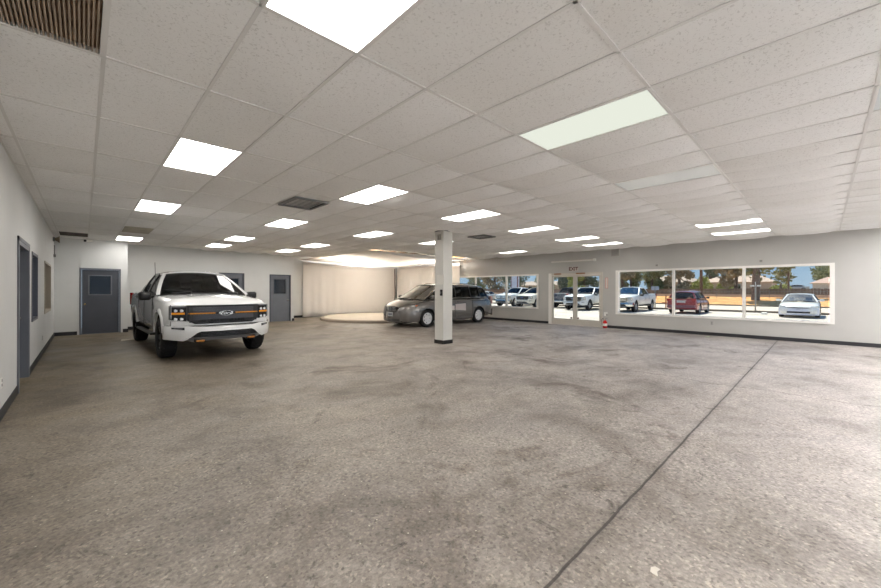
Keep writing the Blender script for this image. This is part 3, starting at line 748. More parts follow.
def mirror(root, x, y, z, s, m, w=.26, h_=.17, d=.1, glassin=True):
    mb = MB(); rows = []
    for q in range(7):
        a = pi*q/6
        rows.append([(x+d*sin(a), y+s*w*u_, z-h_/2+h_*v_) for u_, v_ in ((0, .15), (.15, 0), (.85, 0), (1, .2), (1, .85), (.85, 1), (.15, 1), (0, .9))] if q in (0,) else
                    [(x+d*sin(a*.5), y+s*w*(.5+(u_-.5)*cos(a*.5)**.5), z+(v_-.5)*h_*cos(a*.5)**.5) for u_, v_ in ((0, .15), (.15, 0), (.85, 0), (1, .2), (1, .85), (.85, 1), (.15, 1), (0, .9))])
    mb.grid(rows, True); mb.f.append(tuple(range(8))); mb.mi.append(0)
    mb.tube([(x+.02, y-s*.1, z-.02), (x+.02, y+s*.04, z-.02)], .03, 8)
    o = mb.build('mirror', m, root, 50)
    MB().box(x-.006, x, y+s*w*.1, y+s*w*.92, z-h_*.38, z+h_*.4).build('mirror_glass', CHROME, o)
    return o

def pickup(name, paint, loc, rz, label, group=None, hero=False, grille='bars', glassm=None, hz=0.0, lifted=True):
    root = empty(name, loc, rz); tag(root, label, 'truck', group); PALE = mat('pale_signal', (206, 190, 168), .2)
    gm = glassm or AUTOG
    wr = .425 if hero else .41; xf_, xr_ = 1.85, -1.85
    # body shell: bed, cabin, hood, nose
    keys = [(-2.92, .96, .66, 1.33, 0), (-2.88, .985, .62, 1.36, 0), (-2.4, 1.0, .56, 1.37, 0), (-1.15, 1.0, .52, 1.36, 0), (-1.08, 1.0, .52, 1.36, 0), (-.95, 1.0, .52, 1.34, -.3),
            (.9, 1.0, .50, 1.315, -.3), (1.12, 1.0, .52, 1.31, -.12), (1.2, 1.0, .52, 1.30, .05), (1.6, .995, .55, 1.255, .09), (2.2, .99, .6, 1.205, .095), (2.38, .97, .63, 1.185, .09), (2.46, .94, .66, 1.16, .088), (2.53, .89, .68, 1.13, .082), (2.60, .81, .70, 1.10, .075), (2.66, .70, .71, 1.08, .065), (2.71, .56, .71, 1.06, .055)]
    b = body_loft(smooth_st(keys)).build('body', [paint], root, 38)
    cut = []
    for x in (xf_, xr_):
        for s in (1, -1):
            c = MB(); c.lathe([(0, .62*s), (wr+.085, .62*s), (wr+.085, 1.15*s), (0, 1.15*s)], 28, 'y', (x, 0, wr+.03)); cut.append(c)
    c = MB().box(-2.84, -1.2, -.86, .86, .92, 1.8); cut.append(c)
    boolean_cut(b, cut)
    # fender flares
    for x in (xf_, xr_):
        for s in (1, -1):
            mb = MB(); rows = []
            for q in range(17):
                a = pi*(.07+.90*q/16); r0 = wr+.085
                rows.append([(x+(r0-.01)*cos(a), .96*s, wr+.03+(r0-.01)*sin(a)), (x+(r0-.01)*cos(a), 1.014*s, wr+.03+(r0-.01)*sin(a)), (x+(r0+.05)*cos(a), 1.012*s, wr+.03+(r0+.05)*sin(a)), (x+(r0+.08)*cos(a), .985*s, wr+.03+(r0+.08)*sin(a))])
            mb.grid(rows); mb.build('fender_flare', paint, root, 50)
    # cab
    P = [((1.2, .93, 1.315), (.22, .665, 1.81)), ((.25, .955, 1.335), (.05, .69, 1.835)), ((-.6, .955, 1.35), (-.6, .69, 1.83)), ((-1.0, .93, 1.36), (-.9, .67, 1.80))]
    greenhouse(root, P, gm, paint, .06, .2, pill_m=BLACKP, pw=.048)
    MB().solid([[(-1.08, y, z) for y in (-.94, .94)] for z in (1.1, 1.37)], (.05, 0, 0)).build('cab_back', paint, root)
    seats(root, .1, .95, (-.42, .42), .5); seats(root, -.8, .95, (-.5, 0, .5), .48)
    MB().box(.62, 1.18, -.86, .86, 1.15, 1.3).build('dashboard', SEATM, root, bevel=.04)
    mb = MB(); rows = []
    for q in range(21):
        a = 2*pi*q/20; c0 = Vector((.5, .4, 1.3)); u = Vector((0, 1, 0)); v = Vector((-.5, 0, .86))
        rows.append([c0+(u*cos(a)+v*sin(a))*(.19+.016*cos(t_))+Vector((.86, 0, .5))*.016*sin(t_) for t_ in [2*pi*k/6 for k in range(6)]])
    mb.grid(rows, True).build('steering_wheel', BLACKP, root, 60)
    # nose panels
    def nose(y, z=0): return 2.80-.22*(abs(y)/.93)**3.0
    ys = lambda a, b_, n=12: [a+(b_-a)*k/n for k in range(n+1)]
    Y = ys(-.90, .90, 24)
    # painted band under hood lip and around grille
    mb = MB(); strip(mb, Y, [1.125]*25, [1.105+.0*abs(y) for y in Y], lambda y, z: nose(y)+.0, .14)
    strip(mb, Y, [interp([(0, .775), (.58, .775), (.68, .80), (.9, .80)], y) for y in Y], [.68]*25, lambda y, z: nose(y)+.005, .14)
    mb.build('front_fascia', paint, root, 50)
    yg = ys(-.67, .67, 20)
    gr = MB(); strip(gr, yg, [1.105]*21, [interp([(0, .745), (.55, .745), (.67, .83)], y) for y in yg], lambda y, z: nose(y)-.03, .05)
    grille_o = gr.build('grille', BLACKP, root, 40)
    mb = MB()
    # frame ring
    strip(mb, yg, [1.115]*21, [1.075]*21, lambda y, z: nose(y)+.02, .05)
    strip(mb, yg, [interp([(0, .775), (.55, .775), (.67, .86)], y) for y in yg], [interp([(0, .74), (.55, .74), (.67, .825)], y) for y in yg], lambda y, z: nose(y)+.02, .05)
    for s in (1, -1): mb.box(nose(.66)-.03, nose(.66)+.02, s*.64, s*.675, .83, 1.1)
    mb.build('grille_frame', BLACKP if hero else CHROME, grille_o, 40)
    bars = ((1.045, .028), (.99, .022), (.905, .022), (.855, .028)) if hero else ((1.03, .035), (.95, .04), (.865, .035))
    for z, t_ in bars:
        mb = MB(); strip(mb, yg[1:-1], [z+t_]*19, [z-t_]*19, lambda y, zz: nose(y)+.01, .03); mb.build('grille_bar', mat('satin_graphite', (78, 78, 82), .28, .5) if hero else (BLACKP if grille == 'dark' else CHROME), grille_o, 40)
    OR = mat('tremor_orange', (214, 140, 34), .35)
    if hero:
        for s in (1, -1):
            mb = MB()
            for k in range(9): mb.box(nose(.1+k*.065)-.025, nose(.1+k*.065)+.006, s*(.1+k*.065), s*(.106+k*.065), .77, 1.08)
            mb.box(nose(.35)-.05, nose(.35)-.028, s*.1, s*.63, .77, 1.08); mb.build('grille_mesh', mat('mesh_dark', (44, 44, 46), .5), grille_o)
        for s in (1, -1):
            mb = MB(); yy = ys(.19*s, .65*s, 8); strip(mb, yy, [.963]*9, [.940]*9, lambda y, z: nose(y)+.028, .02); mb.build('orange_bar', OR, grille_o)['label'] = 'orange accent bar'
    # badge
    bd = MB().lathe([(0, .03), (.95, .03), (1, .02), (1, 0), (0, 0)], 32, 'x').build('badge', mat('badge_black', (20, 22, 28), .25) if hero else mat('badge_blue', (24, 50, 110), .3), grille_o, 40)
    bd.location = (2.82, 0, .952); bd.scale = (1, .135, .056)
    mb = MB(); rows = []
    for q in range(33):
        a = 2*pi*q/32; rows.append([(.034, .125*cos(a)*k_, .050*sin(a)*k_) for k_ in (1.0, .9)]+[(.028, .125*cos(a)*.9, .05*sin(a)*.9)])
    mb.grid(rows).build('badge_ring', CHROME, grille_o).location = (2.82, 0, .952)
    if hero: text('badge_script', 'Ford', .085, CHROME, grille_o, (2.856, 0, .951), (R(90), 0, R(90)), .35, .002, 1.35)
    # headlights
    for s in (1, -1):
        yy = ys(.675*s, .925*s, 7); mb = MB(); strip(mb, yy, [1.105]*8, [interp([(.67, .80), (.92, .835)], y) for y in yy], lambda y, z: nose(y)+.012, .10)
        hl = mb.build('headlight', mat('headlamp_black', (30, 31, 34), .12) if hero else LAMPG, root, 40)
        if hero:
            mb = MB()
            strip(mb, ys(.70*s, .90*s, 4), [.975]*5, [.935]*5, lambda y, z: nose(y)+.022, .02); mb.build('turn_signal', AMBER, hl)['label'] = 'amber lamp strip'
            mb = MB()
            for zz in (1.01, .845):
                for yy_ in (.74, .83):
                    mb = MB(); mb.lathe([(0, .03), (.022, .03), (.026, .012), (.034, .012), (.034, 0)], 12, 'x', (nose(yy_)-.005, yy_*s, zz)); mb.build('led_lens', mat('led_white', (240, 242, 246), .1), hl, 40)
            mb = MB(); strip(mb, ys(.69*s, .91*s, 4), [1.097]*5, [1.085]*5, lambda y, z: nose(y)+.02, .012); mb.tube([(nose(.9)+.012, s*.905, .85), (nose(.9)+.012, s*.905, 1.09)], .007, 6); mb.build('running_light', LAMPG, hl, 40)
        else:
            mb = MB(); strip(mb, ys(.86*s, .91*s, 3), [1.06]*4, [.88]*4, lambda y, z: nose(y)+.02, .012); mb.build('turn_signal', PALE, hl)
    # bumper
    def bnose(y, z=0): return 2.96-.50*(abs(y)/1.0)**3.2
    Yb = ys(-1.0, 1.0, 30)
    top = [interp([(0, .685), (.5, .685), (.66, .715), (1.0, .71)], y) for y in Yb]
    mb = MB()
    bt = [interp([(0, .60), (.50, .60), (.66, .455), (.72, .415), (1.0, .445)], y) for y in Yb]
    strip(mb, Yb, top, bt, lambda y, z: bnose(y)+.03*sin(pi*min(1, max(0, (z-.44)/.26))), .12, nz=6)
    for s in (1, -1): mb.solid([[(2.47, s*.985, .47), (2.49, s*1.0, .58), (2.47, s*.99, .71)], [(2.36, s*1.0, .50), (2.36, s*1.015, .6), (2.36, s*1.0, .70)]], (0, -.05*s, 0))
    mb.build('bumper', paint if hero else (CHROME if grille != 'dark' else paint), root, 50)
    yl = ys(-.64, .64, 18)
    mb = MB(); strip(mb, yl, [interp([(0, .595), (.5, .595), (.64, .50)], y) for y in yl], [interp([(0, .475), (.64, .485)], y) for y in yl], lambda y, z: bnose(y)-.02, .06); lg = mb.build('lower_grille', BLACKP, root, 40)
    mb = MB()
    for zz in (.50, .53, .56): strip(mb, ys(-.46, .46, 10), [zz+.004]*11, [zz-.004]*11, lambda y, z: bnose(y)-.005, .03)
    mb.build('lower_grille_slats', mat('satin_black', (34, 34, 37), .3), lg)
    mb = MB(); strip(mb, ys(-.70, .70, 18), [.478]*19, [interp([(0, .41), (.3, .42), (.45, .385), (.6, .40), (.7, .44)], y) for y in ys(-.7, .7, 18)], lambda y, z: bnose(y)+.015-(.478-z)*.8, .08); mb.build('skid_plate', mat('skid_grey', (128, 130, 134), .4, .4), root, 40)
    for s in (1, -1):
        if hero:
            hk = MB().box(2.80, 2.90, s*.47-.10, s*.47+.10, .375, .455).build('tow_hook_recess', BLACKP, root, bevel=.015)
            MB().tube([(2.86, s*.40, .415), (2.935, s*.42, .415), (2.935, s*.52, .415), (2.86, s*.54, .415)], .019, 8).build('tow_hook', mat('hook_orange', (200, 130, 50), .4), hk, 40)
        yy = ys(.72*s, .90*s, 5); mb = MB(); strip(mb, yy, [.685]*6, [interp([(.72, .635), (.9, .655)], y) for y in yy], lambda y, z: bnose(y)+.032, .03); fg = mb.build('fog_light', mat('foglamp_grey', (70, 72, 76), .2), root, 40)
        mb = MB(); strip(mb, ys(.75*s, .87*s, 3), [.672]*4, [.652]*4, lambda y, z: bnose(y)+.037, .01); mb.build('fog_lens', LAMPG, fg)
    mb = MB(); strip(mb, ys(-.95, .95, 20), [.715]*21, [.703]*21, lambda y, z: bnose(y)-.005, .1); mb.build('bumper_gap', DARK, root)
    # hood vents, cowl, wipers
    if hero:
        for s in (1, -1):
            MB().solid([[(1.36, .30*s, 1.352), (1.32, .68*s, 1.335)], [(1.66, .38*s, 1.345), (1.54, .60*s, 1.330)]], (0, 0, .035)).build('hood_vent', mat('satin_black', (34, 34, 37), .3), root)['label'] = 'black hood vent'
    MB().solid([[(1.40-.18*(abs(k)/6)**2, k*.15, 1.345-.035*(abs(k)/6)**2) for k in range(-6, 7)], [(1.16-.14*(abs(k)/6)**2, k*.15, 1.352-.03*(abs(k)/6)**2) for k in range(-6, 7)]], (0, 0, .008)).build('cowl', BLACKP, root, 40)
    for a in (.55, -.15): MB().tube([(1.36, a, 1.365), (1.30, a-.3, 1.40), (1.24, a-.62, 1.43)], .008, 6).build('wiper', BLACKP, root)
    # mirrors, handles, seams, steps, tails
    for s in (1, -1):
        mirror(root, .98, 1.0*s, 1.285, s, BLACKP, .23, .19, .12)
        for x in (.02, -.92): handle(root, x, .985*s, 1.20, s, paint)
        seam(root, [(1.14, 1.003*s, .62), (1.14, 1.003*s, 1.1), (1.1, .985*s, 1.28)]); seam(root, [(-.05, 1.003*s, .58), (-.05, 1.003*s, 1.1), (-.05, .982*s, 1.32)]); seam(root, [(-1.03, 1.003*s, .95), (-1.03, 1.003*s, 1.1), (-1.03, .98*s, 1.34)])
        seam(root, [(1.14, 1.003*s, .6), (-.05, 1.003*s, .58), (-1.0, 1.003*s, .6)])
        MB().box(-1.05, 1.15, .93*s, 1.04*s, .42, .47).build('side_step', BLACKP, root, bevel=.015)
        MB().box(-2.935, -2.80, .80*s, .995*s, .98, 1.34).build('tail_light', REDL, root, bevel=.02)
        if hero: MB().solid([[(1.30, 1.0*s, 1.0), (1.22, 1.0*s, 1.0)], [(1.24, 1.0*s, 1.16), (1.2, 1.0*s, 1.16)]], (0, .012*s, 0)).build('fender_vent', BLACKP, root)
        MB().tube([(1.2, .955*s, 1.325), (.42, .975*s, 1.345), (-.55, .975*s, 1.36), (-1.0, .95*s, 1.37)], .012, 6).build('belt_moulding', BLACKP, root, 40)
    MB().box(-3.02, -2.90, -.93, .93, .55, .70).build('rear_bumper', BLACKP if hero else CHROME, root, bevel=.02)
    MB().box(-2.945, -2.925, -.76, .76, .78, 1.32).build('tailgate', paint, root, bevel=.01)
    MB().box(-2.94, 2.6, -.55, .55, .38, .52).build('chassis', DARK, root)
    MB().tube([(xf_, -.72, wr), (xf_, .72, wr)], .05, 8).build('axle', DARK, root); MB().tube([(xr_, -.72, wr), (xr_, .72, wr)], .06, 8).build('axle', DARK, root)
    if hero:
        MB().tube([(.9, -.90, 1.25), (.88, -.92, 2.05)], .006, 6).build('antenna', BLACKP, root)
        mb = MB()
        MB().solid([[(1.10, -.74, 1.375), (1.10, -.60, 1.375)], [(1.03, -.74, 1.41), (1.03, -.60, 1.41)]], (0, 0, .004)).build('windshield_sticker', mat('green_sticker', (52, 120, 96), .5), root)['label'] = 'green sticker on the windshield corner'
        MB().tube([(.40, 0, 1.80), (.40, 0, 1.70)], .015, 6).build('mirror_stalk', BLACKP, root); MB().box(.37, .41, -.12, .12, 1.64, 1.71).build('rear_view_mirror', BLACKP, root, bevel=.01)
    rim = mat('black_rim', (30, 30, 32), .35, .5) if hero else mat('alloy_rim', (170, 172, 176), .3, .8)
    for x in (xf_, xr_):
        for s in (1, -1): wheel(root, x, s*.86, wr, .275 if hero else .27, rim, 6, s, True, wr*.56)
    return root

WHITE = mat('white_car_paint', (242, 243, 243), .22, coat=1)
HERO = pickup('pickup_truck', WHITE, (2.02, 11.28, 0), -pi/2+.027, 'white crew cab pickup with orange grille bar parked indoors at left', hero=True)
HERO.scale = (.98, .98, .98)

def car(name, paint, loc, rz, label, cat, D, group=None):
    """one-box or two-box car from a parameter dict"""
    root = empty(name, loc, rz); tag(root, label, cat, group)
    b = body_loft(smooth_st(D['keys']), D.get('tum', .05)).build('body', [paint], root, 38)
    wr = D['wr']; cut = []
    for x in D['ax']:
        for s in (1, -1):
            c = MB(); c.lathe([(0, (D['w']-.36)*s), (wr+.05, (D['w']-.36)*s), (wr+.05, (D['w']+.2)*s), (0, (D['w']+.2)*s)], 28, 'y', (x, 0, wr+.015)); cut.append(c)
    boolean_cut(b, cut)
    greenhouse(root, D['P'], D.get('glass', AUTOG), paint, D.get('crown', .05), D.get('bow', .25), pill_m=D.get('pill', BLACKP), pw=D.get('pw', .04), ws_glass=D.get('wsg'))
    for x in D['ax']:
        for s in (1, -1): wheel(root, x, s*(D['w']-.13), wr, .22, D['rim'], D.get('spokes', 7), s, False, wr*.68)
    z = D['beltz']
    seats(root, D['sx'][0], z-.42, (-.38, .38), .48)
    for q in D['sx'][1:]: seats(root, q, z-.42, (-.4, .4), .46)
    A = D['P'][0]; MB().box(A[1][0]+.1, A[0][0]-.02, -A[0][1]+.06, A[0][1]-.06, z-.18, A[0][2]-.01).build('dashboard', SEATM, root, bevel=.03)
    for s in (1, -1):
        mirror(root, A[0][0]-.32, (D['w']-.04)*s, z+.09, s, paint, .2, .13, .1)
        for q in D.get('handles', ()): handle(root, q, (D['w']-.015)*s, z-.12, s, paint)
        for q in D.get('seams', ()): seam(root, [(q, (D['w']+.003)*s, .3), (q, (D['w']+.003)*s, z-.25), (q-.02, (D['w']-.04)*s, z-.03)])
        MB().box(D['ax'][1]+wr+.1, D['ax'][0]-wr-.1, (D['w']-.06)*s, (D['w']+.005)*s, D['keys'][3][2]-.03, D['keys'][3][2]+.05).build('side_sill', D.get('sillm', paint), root, bevel=.015)
    return root
ysn = lambda a, b_, n=12: [a+(b_-a)*k/n for k in range(n+1)]

# minivan (faces the -X side, its left flank towards the viewer)
GREYM = mat('graphite_metallic', (128, 124, 121), .26, .6, coat=1)
VP = [((1.62, .86, 1.06), (.72, .70, 1.60)), ((.85, .93, 1.09), (.55, .72, 1.635)), ((-.05, .945, 1.10), (-.12, .735, 1.665)), ((-1.0, .945, 1.11), (-1.0, .735, 1.655)), ((-1.62, .93, 1.12), (-1.60, .72, 1.63)), ((-2.2, .90, 1.13), (-2.02, .68, 1.585))]
VK = [(-2.50, .80, .42, .98, 0), (-2.47, .90, .36, 1.08, 0), (-2.36, .955, .30, 1.11, 0), (-2.1, .99, .27, 1.12, -.1), (-1.9, 1.0, .26, 1.115, -.25), (.9, 1.0, .22, 1.08, -.25), (1.45, 1.0, .22, 1.05, -.05), (1.6, .995, .22, 1.03, .07), (1.9, .985, .22, .98, .09), (2.1, .96, .21, .92, .10), (2.25, .90, .20, .87, .09), (2.36, .81, .20, .81, .07), (2.43, .69, .22, .73, .05), (2.47, .54, .26, .66, .02)]
vr = car('minivan', GREYM, (10.92, 11.38, 0), pi, 'dark graphite minivan parked behind the column', 'minivan',
         dict(keys=VK, w=1.0, wr=.335, ax=(1.5, -1.5), P=VP, rim=mat('silver_hubcap', (228, 228, 230), .3, .15), spokes=7, beltz=1.08, sx=(.35, -.6, -1.5), handles=(.15, -.2), seams=(1.0, .02, -1.05), tum=.06, pw=.035, wsg=AUTOGC, crown=.05, bow=.3))
vr.scale = (1, .95, .975)
def vn(y, z=0): return 2.50-.46*(abs(y)/.93)**2.2
mb = MB(); yy = ysn(-.60, .60, 16); strip(mb, yy, [.80-.05*abs(y) for y in yy], [.60]*17, lambda y, z: vn(y)+.0, .1); g_ = mb.build('grille', BLACKP, vr, 40)
mb = MB()
for z in (.66, .71, .76): strip(mb, ysn(-.58, .58, 14), [z+.012]*15, [z-.008]*15, lambda y, z: vn(y)+.018, .02)
mb.build('grille_bar', CHROME, g_, 40)
mb = MB(); mb.box(2.51, 2.53, -.055, -.035, .655, .755); mb.box(2.51, 2.53, .035, .055, .655, .755); mb.box(2.51, 2.53, -.035, .035, .695, .712); mb.build('emblem', CHROME, g_)
for s in (1, -1):
    yy = ysn(.50*s, .90*s, 9); mb = MB(); strip(mb, yy, [.79+.10*(abs(y)-.5)/.4 for y in yy], [.66+.05*(abs(y)-.5)/.4 for y in yy], lambda y, z: vn(y)+.02-.12*(z-.66), .12); hl = mb.build('headlight', LAMPG, vr, 40)
    yy = ysn(.80*s, .93*s, 3); mb = MB(); strip(mb, yy, [.87]*4, [.72]*4, lambda y, z: vn(y)+.03-.12*(z-.66), .1); mb.build('turn_signal', mat('orange_lens', (205, 110, 60), .2), hl, 40)
    yy = ysn(.60*s, .80*s, 4); mb = MB(); strip(mb, yy, [.42]*5, [.34]*5, lambda y, z: vn(y)+.055, .05); mb.build('fog_light', LAMPG, vr, 40)
    MB().box(-2.52, -2.38, .78*s, .93*s, .84, 1.18).build('tail_light', mat('washed_tail_lens', (160, 128, 126), .2), vr, bevel=.03)
    MB().solid([[(-1.0, 1.004*s, .985), (-2.2, .985*s, 1.0)], [(-1.0, 1.004*s, 1.0), (-2.2, .985*s, 1.015)]], (0, .006*s, 0)).build('slide_rail', DARK, vr)
    MB().tube([(1.5, .90*s, 1.09), (.85, .955*s, 1.10), (-1.0, .965*s, 1.125), (-2.1, .93*s, 1.135)], .012, 6).build('belt_moulding', CHROME, vr, 40)
mb = MB(); yy = ysn(-.90, .90, 24)
strip(mb, yy, [.60]*25, [.20]*25, lambda y, z: vn(y)+.045+.02*sin(pi*(z-.2)/.4), .2, nz=5); mb.build('front_bumper', GREYM, vr, 50)
mb = MB(); yy = ysn(-.55, .55, 14); strip(mb, yy, [.42]*15, [.25]*15, lambda y, z: vn(y)+.062, .03); mb.build('lower_intake', BLACKP, vr, 40)
pl = MB().box(2.565, 2.58, -.155, .155, .43, .585).build('number_plate', mat('plate_grey', (176, 178, 180), .5), vr)
MB().box(2.58, 2.583, -.12, .12, .475, .54).build('plate_band', mat('plate_dark', (96, 100, 112), .5), pl)
mb = MB(); strip(mb, ysn(-.93, .93, 14), [.60]*15, [.30]*15, lambda y, z: -2.36-.18*(1-(y/.95)**4), -.15 if False else .12); mb.build('rear_bumper', GREYM, vr, 50)
MB().solid([[(.02-.0, 1.004, .62), (.02, 1.0, .86)], [(-.62, 1.004, .58), (-.62, 1.0, .88)]], (0, .004, 0)).build('door_sticker', mat('pale_pink_sticker', (196, 186, 184), .6), vr)['label'] = 'pale paper sheets stuck on the side door'
MB().solid([[(.30, 1.004, .62), (.30, 1.0, .80)], [(.06, 1.004, .62), (.06, 1.0, .80)]], (0, .004, 0)).build('door_sticker', mat('pale_pink_sticker', (196, 186, 184), .6), vr)
MB().box(-2.3, 2.3, -.6, .6, .17, .3).build('underbody', DARK, vr)
MB().tube([(1.55, .1, 1.13), (1.45, -.3, 1.16), (1.35, -.6, 1.16)], .008, 6).build('wiper', BLACKP, vr)
mb = MB()
for s in (1, -1): mb.tube([(.3, .66*s, 1.715), (.25, .66*s, 1.74), (-1.7, .63*s, 1.72), (-1.75, .63*s, 1.69)], .014, 6)
mb.build('roof_rails', GREYM, vr, 40)

# ------------------------------------------------------------------ outside
ZO = -.2
def asphalt():
    g = N('sunlit_asphalt'); p = g.n('ShaderNodeBsdfPrincipled', Roughness=.9); tc = g.n('ShaderNodeTexCoord')
    n = g.n('ShaderNodeTexNoise', Scale=.35, Detail=6.0); g.l(tc.outputs['Object'], n.inputs['Vector'])
    g.l(g.ramp(n.outputs['Fac'], [(.35, lin((190, 180, 168))), (.65, lin((212, 202, 188)))]), p.inputs['Base Color']); g.l(p.outputs[0], g.out.inputs[0]); return g.m
def ostruct(o): return struct(o)
ostruct(MB().box(XR+.22, 35.8, -60, 90, ZO-.3, ZO).build('parking_lot', asphalt()))
ostruct(MB().box(-60, XR+.22, -80, YF-.2, ZO-.3, ZO).build('bounce_yard', mat('bounce_white', (238, 236, 238), .9)))  # out-of-view ground, made white to bounce sunlight onto the ceiling
CONC = mat('pale_concrete', (208, 194, 176), .9, noise=.06, nscale=.6)
ostruct(MB().box(XR+.22, XR+1.8, YF, YB, ZO, ZO+.15).build('footpath', CONC))
ostruct(MB().box(35.8, 36.1, -60, 90, ZO-.3, ZO+.14).build('kerb', mat('kerb_shadow', (120, 108, 96), .9)))
ostruct(MB().box(36.1, 49.8, -60, 90, ZO-.3, ZO+.02).build('street', CONC))
ostruct(MB().box(49.8, 50.1, -60, 90, ZO-.3, ZO+.14).build('kerb', mat('kerb_shadow', (120, 108, 96), .9)))
GR = mat('dry_orange_grass', (214, 158, 98), 1, noise=.35, nscale=1.1)
mb = MB(); rows = []
for a in range(25):
    u = a/24; row = []
    for b in range(61): row.append((50.1+13*u, -60+150*b/60, ZO+.1+.75*u**1.2+random.uniform(-.03, .03)))
    rows.append(row)
ostruct(mb.grid(rows).build('grass_bank', GR, None, 60))
ostruct(MB().box(63, 200, -120, 260, -.3, .64).build('far_ground', mat('far_dirt', (170, 150, 122), 1, noise=.2, nscale=.1)))
o = empty('low_wall', (62.9, 15, .5)); tag(o, 'long pale low wall above the dry orange grass', 'wall')
MB().box(0, .2, -75, 75, 0, .45).build('wall_run', mat('pale_wall', (206, 186, 164), .9), o)
# stall lines
for k, y in enumerate((-1.3, 4.0, 9.3, 12.8, 15.5)):
    l = MB().box(30.2, 35.2, y-.06, y+.06, ZO, ZO+.006).build('stall_line', mat('line_paint', (244, 240, 232), .7))
    tag(l, 'white painted parking stall line outside the windows', 'stall line', 'painted parking stall lines')
o = MB().box(33.6, 34.6, 2.75, 3.0, ZO, ZO+.1).build('wheel_stop', mat('stop_white', (240, 238, 232), .8)); tag(o, 'white concrete wheel stop left of the white sedan', 'wheel stop')
# fence and hedge line
hm = mat('brown_board_fence', (140, 116, 98), .95, noise=.3, nscale=1.5)
o = empty('board_fence', (66, 15, .6)); tag(o, 'long brown board fence beyond the grass bank', 'fence')
mb = MB(); y = -75
while y < 75: mb.box(0, .05, y, y+.27, 0, 1.12+random.uniform(-.04, .04)); y += .3
mb.build('boards', hm, o)
mb = MB()
for z in (.3, .9): mb.box(-.06, 0, -75, 75, z, z+.1)
mb.build('rails', hm, o)
# chain link fence posts and rails on the bank
o = empty('wire_fence', (60, 15, .35)); tag(o, 'wire fence of thin posts and rails crossing the grass bank', 'fence')
gm_ = mat('galvanised', (150, 145, 138), .5, .5)
for k in range(-18, 19): MB().tube([(0, k*2.6, 0), (0, k*2.6, 1.0)], .03, 6).build('post', gm_, o)
MB().tube([(0, -47, 1.0), (0, 47, 1.0)], .025, 6).build('rail', gm_, o)

def house(loc, L, W_, hw, hr, wallc, roofc, label):
    o = empty('house', loc); tag(o, label, 'house')
    MB().box(0, W_, -L/2, L/2, 0, hw).build('wall', mat('stucco_%d' % wallc[0], wallc, .9), o)
    mb = MB(); e = .5
    mb.add([(-e, -L/2-e, hw), (W_+e, -L/2-e, hw), (W_+e, L/2+e, hw), (-e, L/2+e, hw), (W_/2, -L/2+2, hw+hr), (W_/2, L/2-2, hw+hr)], [(0, 3, 2, 1), (0, 4, 5, 3), (1, 2, 5, 4), (0, 1, 4), (3, 5, 2)]); mb.build('roof', mat('shingle_%d' % roofc[0], roofc, .9, noise=.12, nscale=2), o)
    for k in range(-2, 3): 
        if abs(k*4) < L/2-1: f = MB().box(-.05, 0, k*4-.8, k*4+.8, 1.1, 2.1).build('window', WFRAME, o); MB().box(-.07, -.05, k*4-.7, k*4+.7, 1.2, 2.0).build('pane', BLACKG, f)
house((85, 21.6, .64), 8, 9, 2.5, 1.5, (204, 180, 156), (176, 158, 142), 'tan-roofed house behind the red car, left of the utility pole')
house((86, 11.2, .64), 10, 9, 2.4, 1.3, (200, 176, 156), (196, 172, 154), 'long pinkish house right of the utility pole behind the bright bush')
house((108, -3.4, .64), 10, 8, 2.4, 1.3, (222, 206, 190), (190, 158, 142), 'low house with brown-pink roof at the right end of the window')
house((104, 62, .64), 22, 9, 2.4, 1.4, (196, 180, 160), (178, 160, 146), 'low house seen through the windows beside the entrance')
# utility poles, posts, lamp
WOODP = mat('weathered_pole', (104, 82, 66), .9)
o = empty('utility_pole', (60.5, 11.6, .3)); tag(o, 'tall brown utility pole right of the red car', 'pole')
MB().tube([(0, 0, 0), (0, 0, 9.5)], [.19, .14], 10).build('shaft', WOODP, o, 40); MB().box(-.06, .06, -1.1, 1.1, 8.6, 8.75).build('crossarm', WOODP, o)
o = empty('street_light', (37.2, 3.65, ZO)); tag(o, 'short lamp post with two white heads left of the white sedan', 'lamp post')
MB().tube([(0, 0, 0), (0, 0, 2.0)], .05, 8).build('post', STEEL, o, 40)
for s in (1, -1): MB().box(-.12, .12, s*.08, s*.32, 1.95, 2.05).build('lamp_head', PLASTW, o, bevel=.02)
MB().tube([(0, 0, 1.95), (0, 0, 2.3)], .025, 6).build('finial', PLASTW, o)
for (x, y, h_, lb, c_) in ((36.5, 10.4, 2.0, 'grey sign post right of the white pickup', (120, 120, 120)), (36.5, 9.55, 1.2, 'short orange-brown post left of the red car', (190, 120, 80))):
    o = empty('sign_post', (x, y, ZO)); tag(o, lb, 'post')
    MB().tube([(0, 0, 0), (0, 0, h_)], .05, 8).build('shaft', mat('post_%d' % c_[0], c_, .6), o)
    MB().box(-.04, .04, -.3, .3, h_-.35 if h_ > 1.5 else .5, h_ if h_ > 1.5 else .6).build('plate', mat('post_plate_%d' % c_[0], (176, 178, 184) if h_ > 1.5 else c_, .6), o)
# portico pillar seen through the first window
o = empty('portico_pillar', (38.5, 26.7, ZO)); tag(o, 'bluish white square pillar with red-brown edges outside the left window', 'pillar')
MB().box(0, .45, -.42, .42, 0, 6.5).build('shaft', mat('pillar_bluish', (196, 198, 212), .7), o)
for s in (1, -1): MB().box(-.04, .1, s*.42, s*.5, 0, 6.5).build('edge_trim', mat('redbrown', (130, 84, 78), .6), o)


